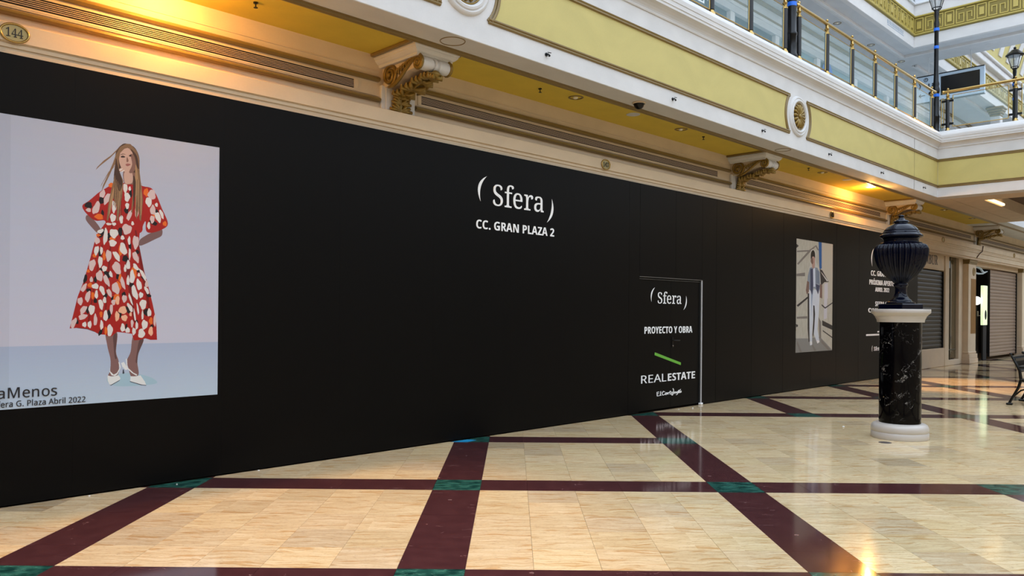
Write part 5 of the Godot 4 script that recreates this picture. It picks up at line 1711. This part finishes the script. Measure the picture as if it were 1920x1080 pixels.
	slabbox("tube", -0.6, 0.6, -0.05, 0.0, -0.04, 0.04, glow(Color(1.0, 0.93, 0.82), 1.5), sl, 0.01)
	var so := OmniLight3D.new()
	so.light_color = Color(1.0, 0.93, 0.82)
	so.light_energy = 0.22
	so.light_size = 0.05
	so.omni_range = 12
	so.shadow_enabled = true
	so.position = Vector3(0, -0.1, 0)
	so.name = "strip_light"
	sl.add_child(so)
	var sw := MB.new()
	sw.tube([Vector3(28.9, 3.06, -0.42), Vector3(29.3, 3.16, -0.42), Vector3(29.8, 3.10, -0.42), Vector3(30.1, 2.98, -0.42), Vector3(30.6, 3.05, -0.42)], [0.025, 0.04, 0.035, 0.04, 0.015], 8)
	sw.tube([Vector3(28.9, 2.95, -0.42), Vector3(29.5, 2.93, -0.42), Vector3(30.1, 2.95, -0.42)], [0.03, 0.03, 0.015], 8)
	sw.tube([Vector3(29.5, 3.13, -0.42), Vector3(29.5, 3.16, -0.40)], [0.012], 6)
	tag(part("swirl_sign", sw, mat(Color(0.78, 0.86, 0.92), 0.4)), "pale blue swirl sign over the open shop entrance", "sign")
	var cb := MB.new()
	cb.tube([Vector3(28.33, 3.755, 0.008), Vector3(28.31, 3.70, 0.004), Vector3(28.25, 3.58, 0.004), Vector3(28.02, 3.50, -0.01), Vector3(27.9, 3.38, -0.055), Vector3(27.9, 3.352, -0.07)], [0.016], 6)
	tag(part("cable", cb, mat(Color(0.32, 0.22, 0.12), 0.6)), "thin brown cable hanging below the farthest corbel", "cable")

func make_litter():
	var dr := MB.new()
	dr.lathe(P2([0, 0.004, 0.062, 0.004, 0.072, 0.002, 0.073, 0.0]), 28)
	var o := part("floor_socket", dr, mat(Color(0.30, 0.28, 0.30), 0.35, 0.5))
	o.position = Vector3(9.82, 0.0, 3.56)
	tag(o, "small grey round floor cover in front of the pedestal", "floor cover")
	var tp := MB.new()
	tp.prism(P2([5.98, 0.03, 6.22, 0.03, 6.28, 0.13, 6.10, 0.16]), Vector3(0, 0.001, 0), Vector3(1, 0, 0), Vector3(0, 0, 1), Vector3(0, 0.003, 0))
	tag(part("tape_scrap", tp, mat(Color(0.10, 0.55, 0.75), 0.5)), "turquoise scrap of tape on the floor at the foot of the hoarding", "tape")
	var spots_at := [[10.72, 2.70, 0.02, "white crumb on the cream floor left of the pedestal"], [10.95, 0.19, 0.017, "white crumb on the floor in front of the double door"], [10.65, 0.12, 0.010, "tiny white chip at the foot of the double door"], [2.06, 0.05, 0.010, "white chip at the foot of the hoarding under the pale poster"], [2.75, 0.10, 0.008, "tiny white chip beside the left green slab"], [3.55, 0.035, 0.012, "flat white scrap at the foot of the hoarding right of the pale poster"]]
	for e in spots_at:
		var m := MB.new()
		m.ball(Vector3(0, e[2] * 0.35, 0), Vector3(e[2], e[2] * 0.4, e[2] * 0.8), 8, 6)
		var c := part("crumb", m, M.vinyl)
		c.position = Vector3(e[0], 0, e[1])
		tag(c, e[3], "debris", "white crumbs on the floor")

func flood(at: Vector3, aim: Vector3, angle: float, e: float, label: String):
	var f := thing("floodlight", label, "floodlight", at)
	var b := MB.new()
	b.box(-0.14, 0.14, 0.0, 0.16, -0.12, 0.12, 0.02)
	b.cyl(Vector3(0, 0.15, 0), Vector3(0, 12.6 - at.y, 0), 0.015, 8)
	part("housing", b, M.iron, f)
	slabbox("lamp_glass", -0.11, 0.11, -0.006, 0.0, -0.09, 0.09, glow(LAMP, 2.0), f)
	var s := SpotLight3D.new()
	s.light_color = LAMP
	s.light_energy = e
	s.light_size = 0.22
	s.spot_range = 40
	s.spot_attenuation = 2.0
	s.spot_angle = angle
	s.spot_angle_attenuation = 0.6
	s.shadow_enabled = true
	s.name = "flood_light"
	f.add_child(s)
	s.position = Vector3(0, -0.03, 0)
	s.look_at_from_position(at + Vector3(0, -0.03, 0), aim, Vector3(1, 0, 0))
	s.position = Vector3(0, -0.03, 0)
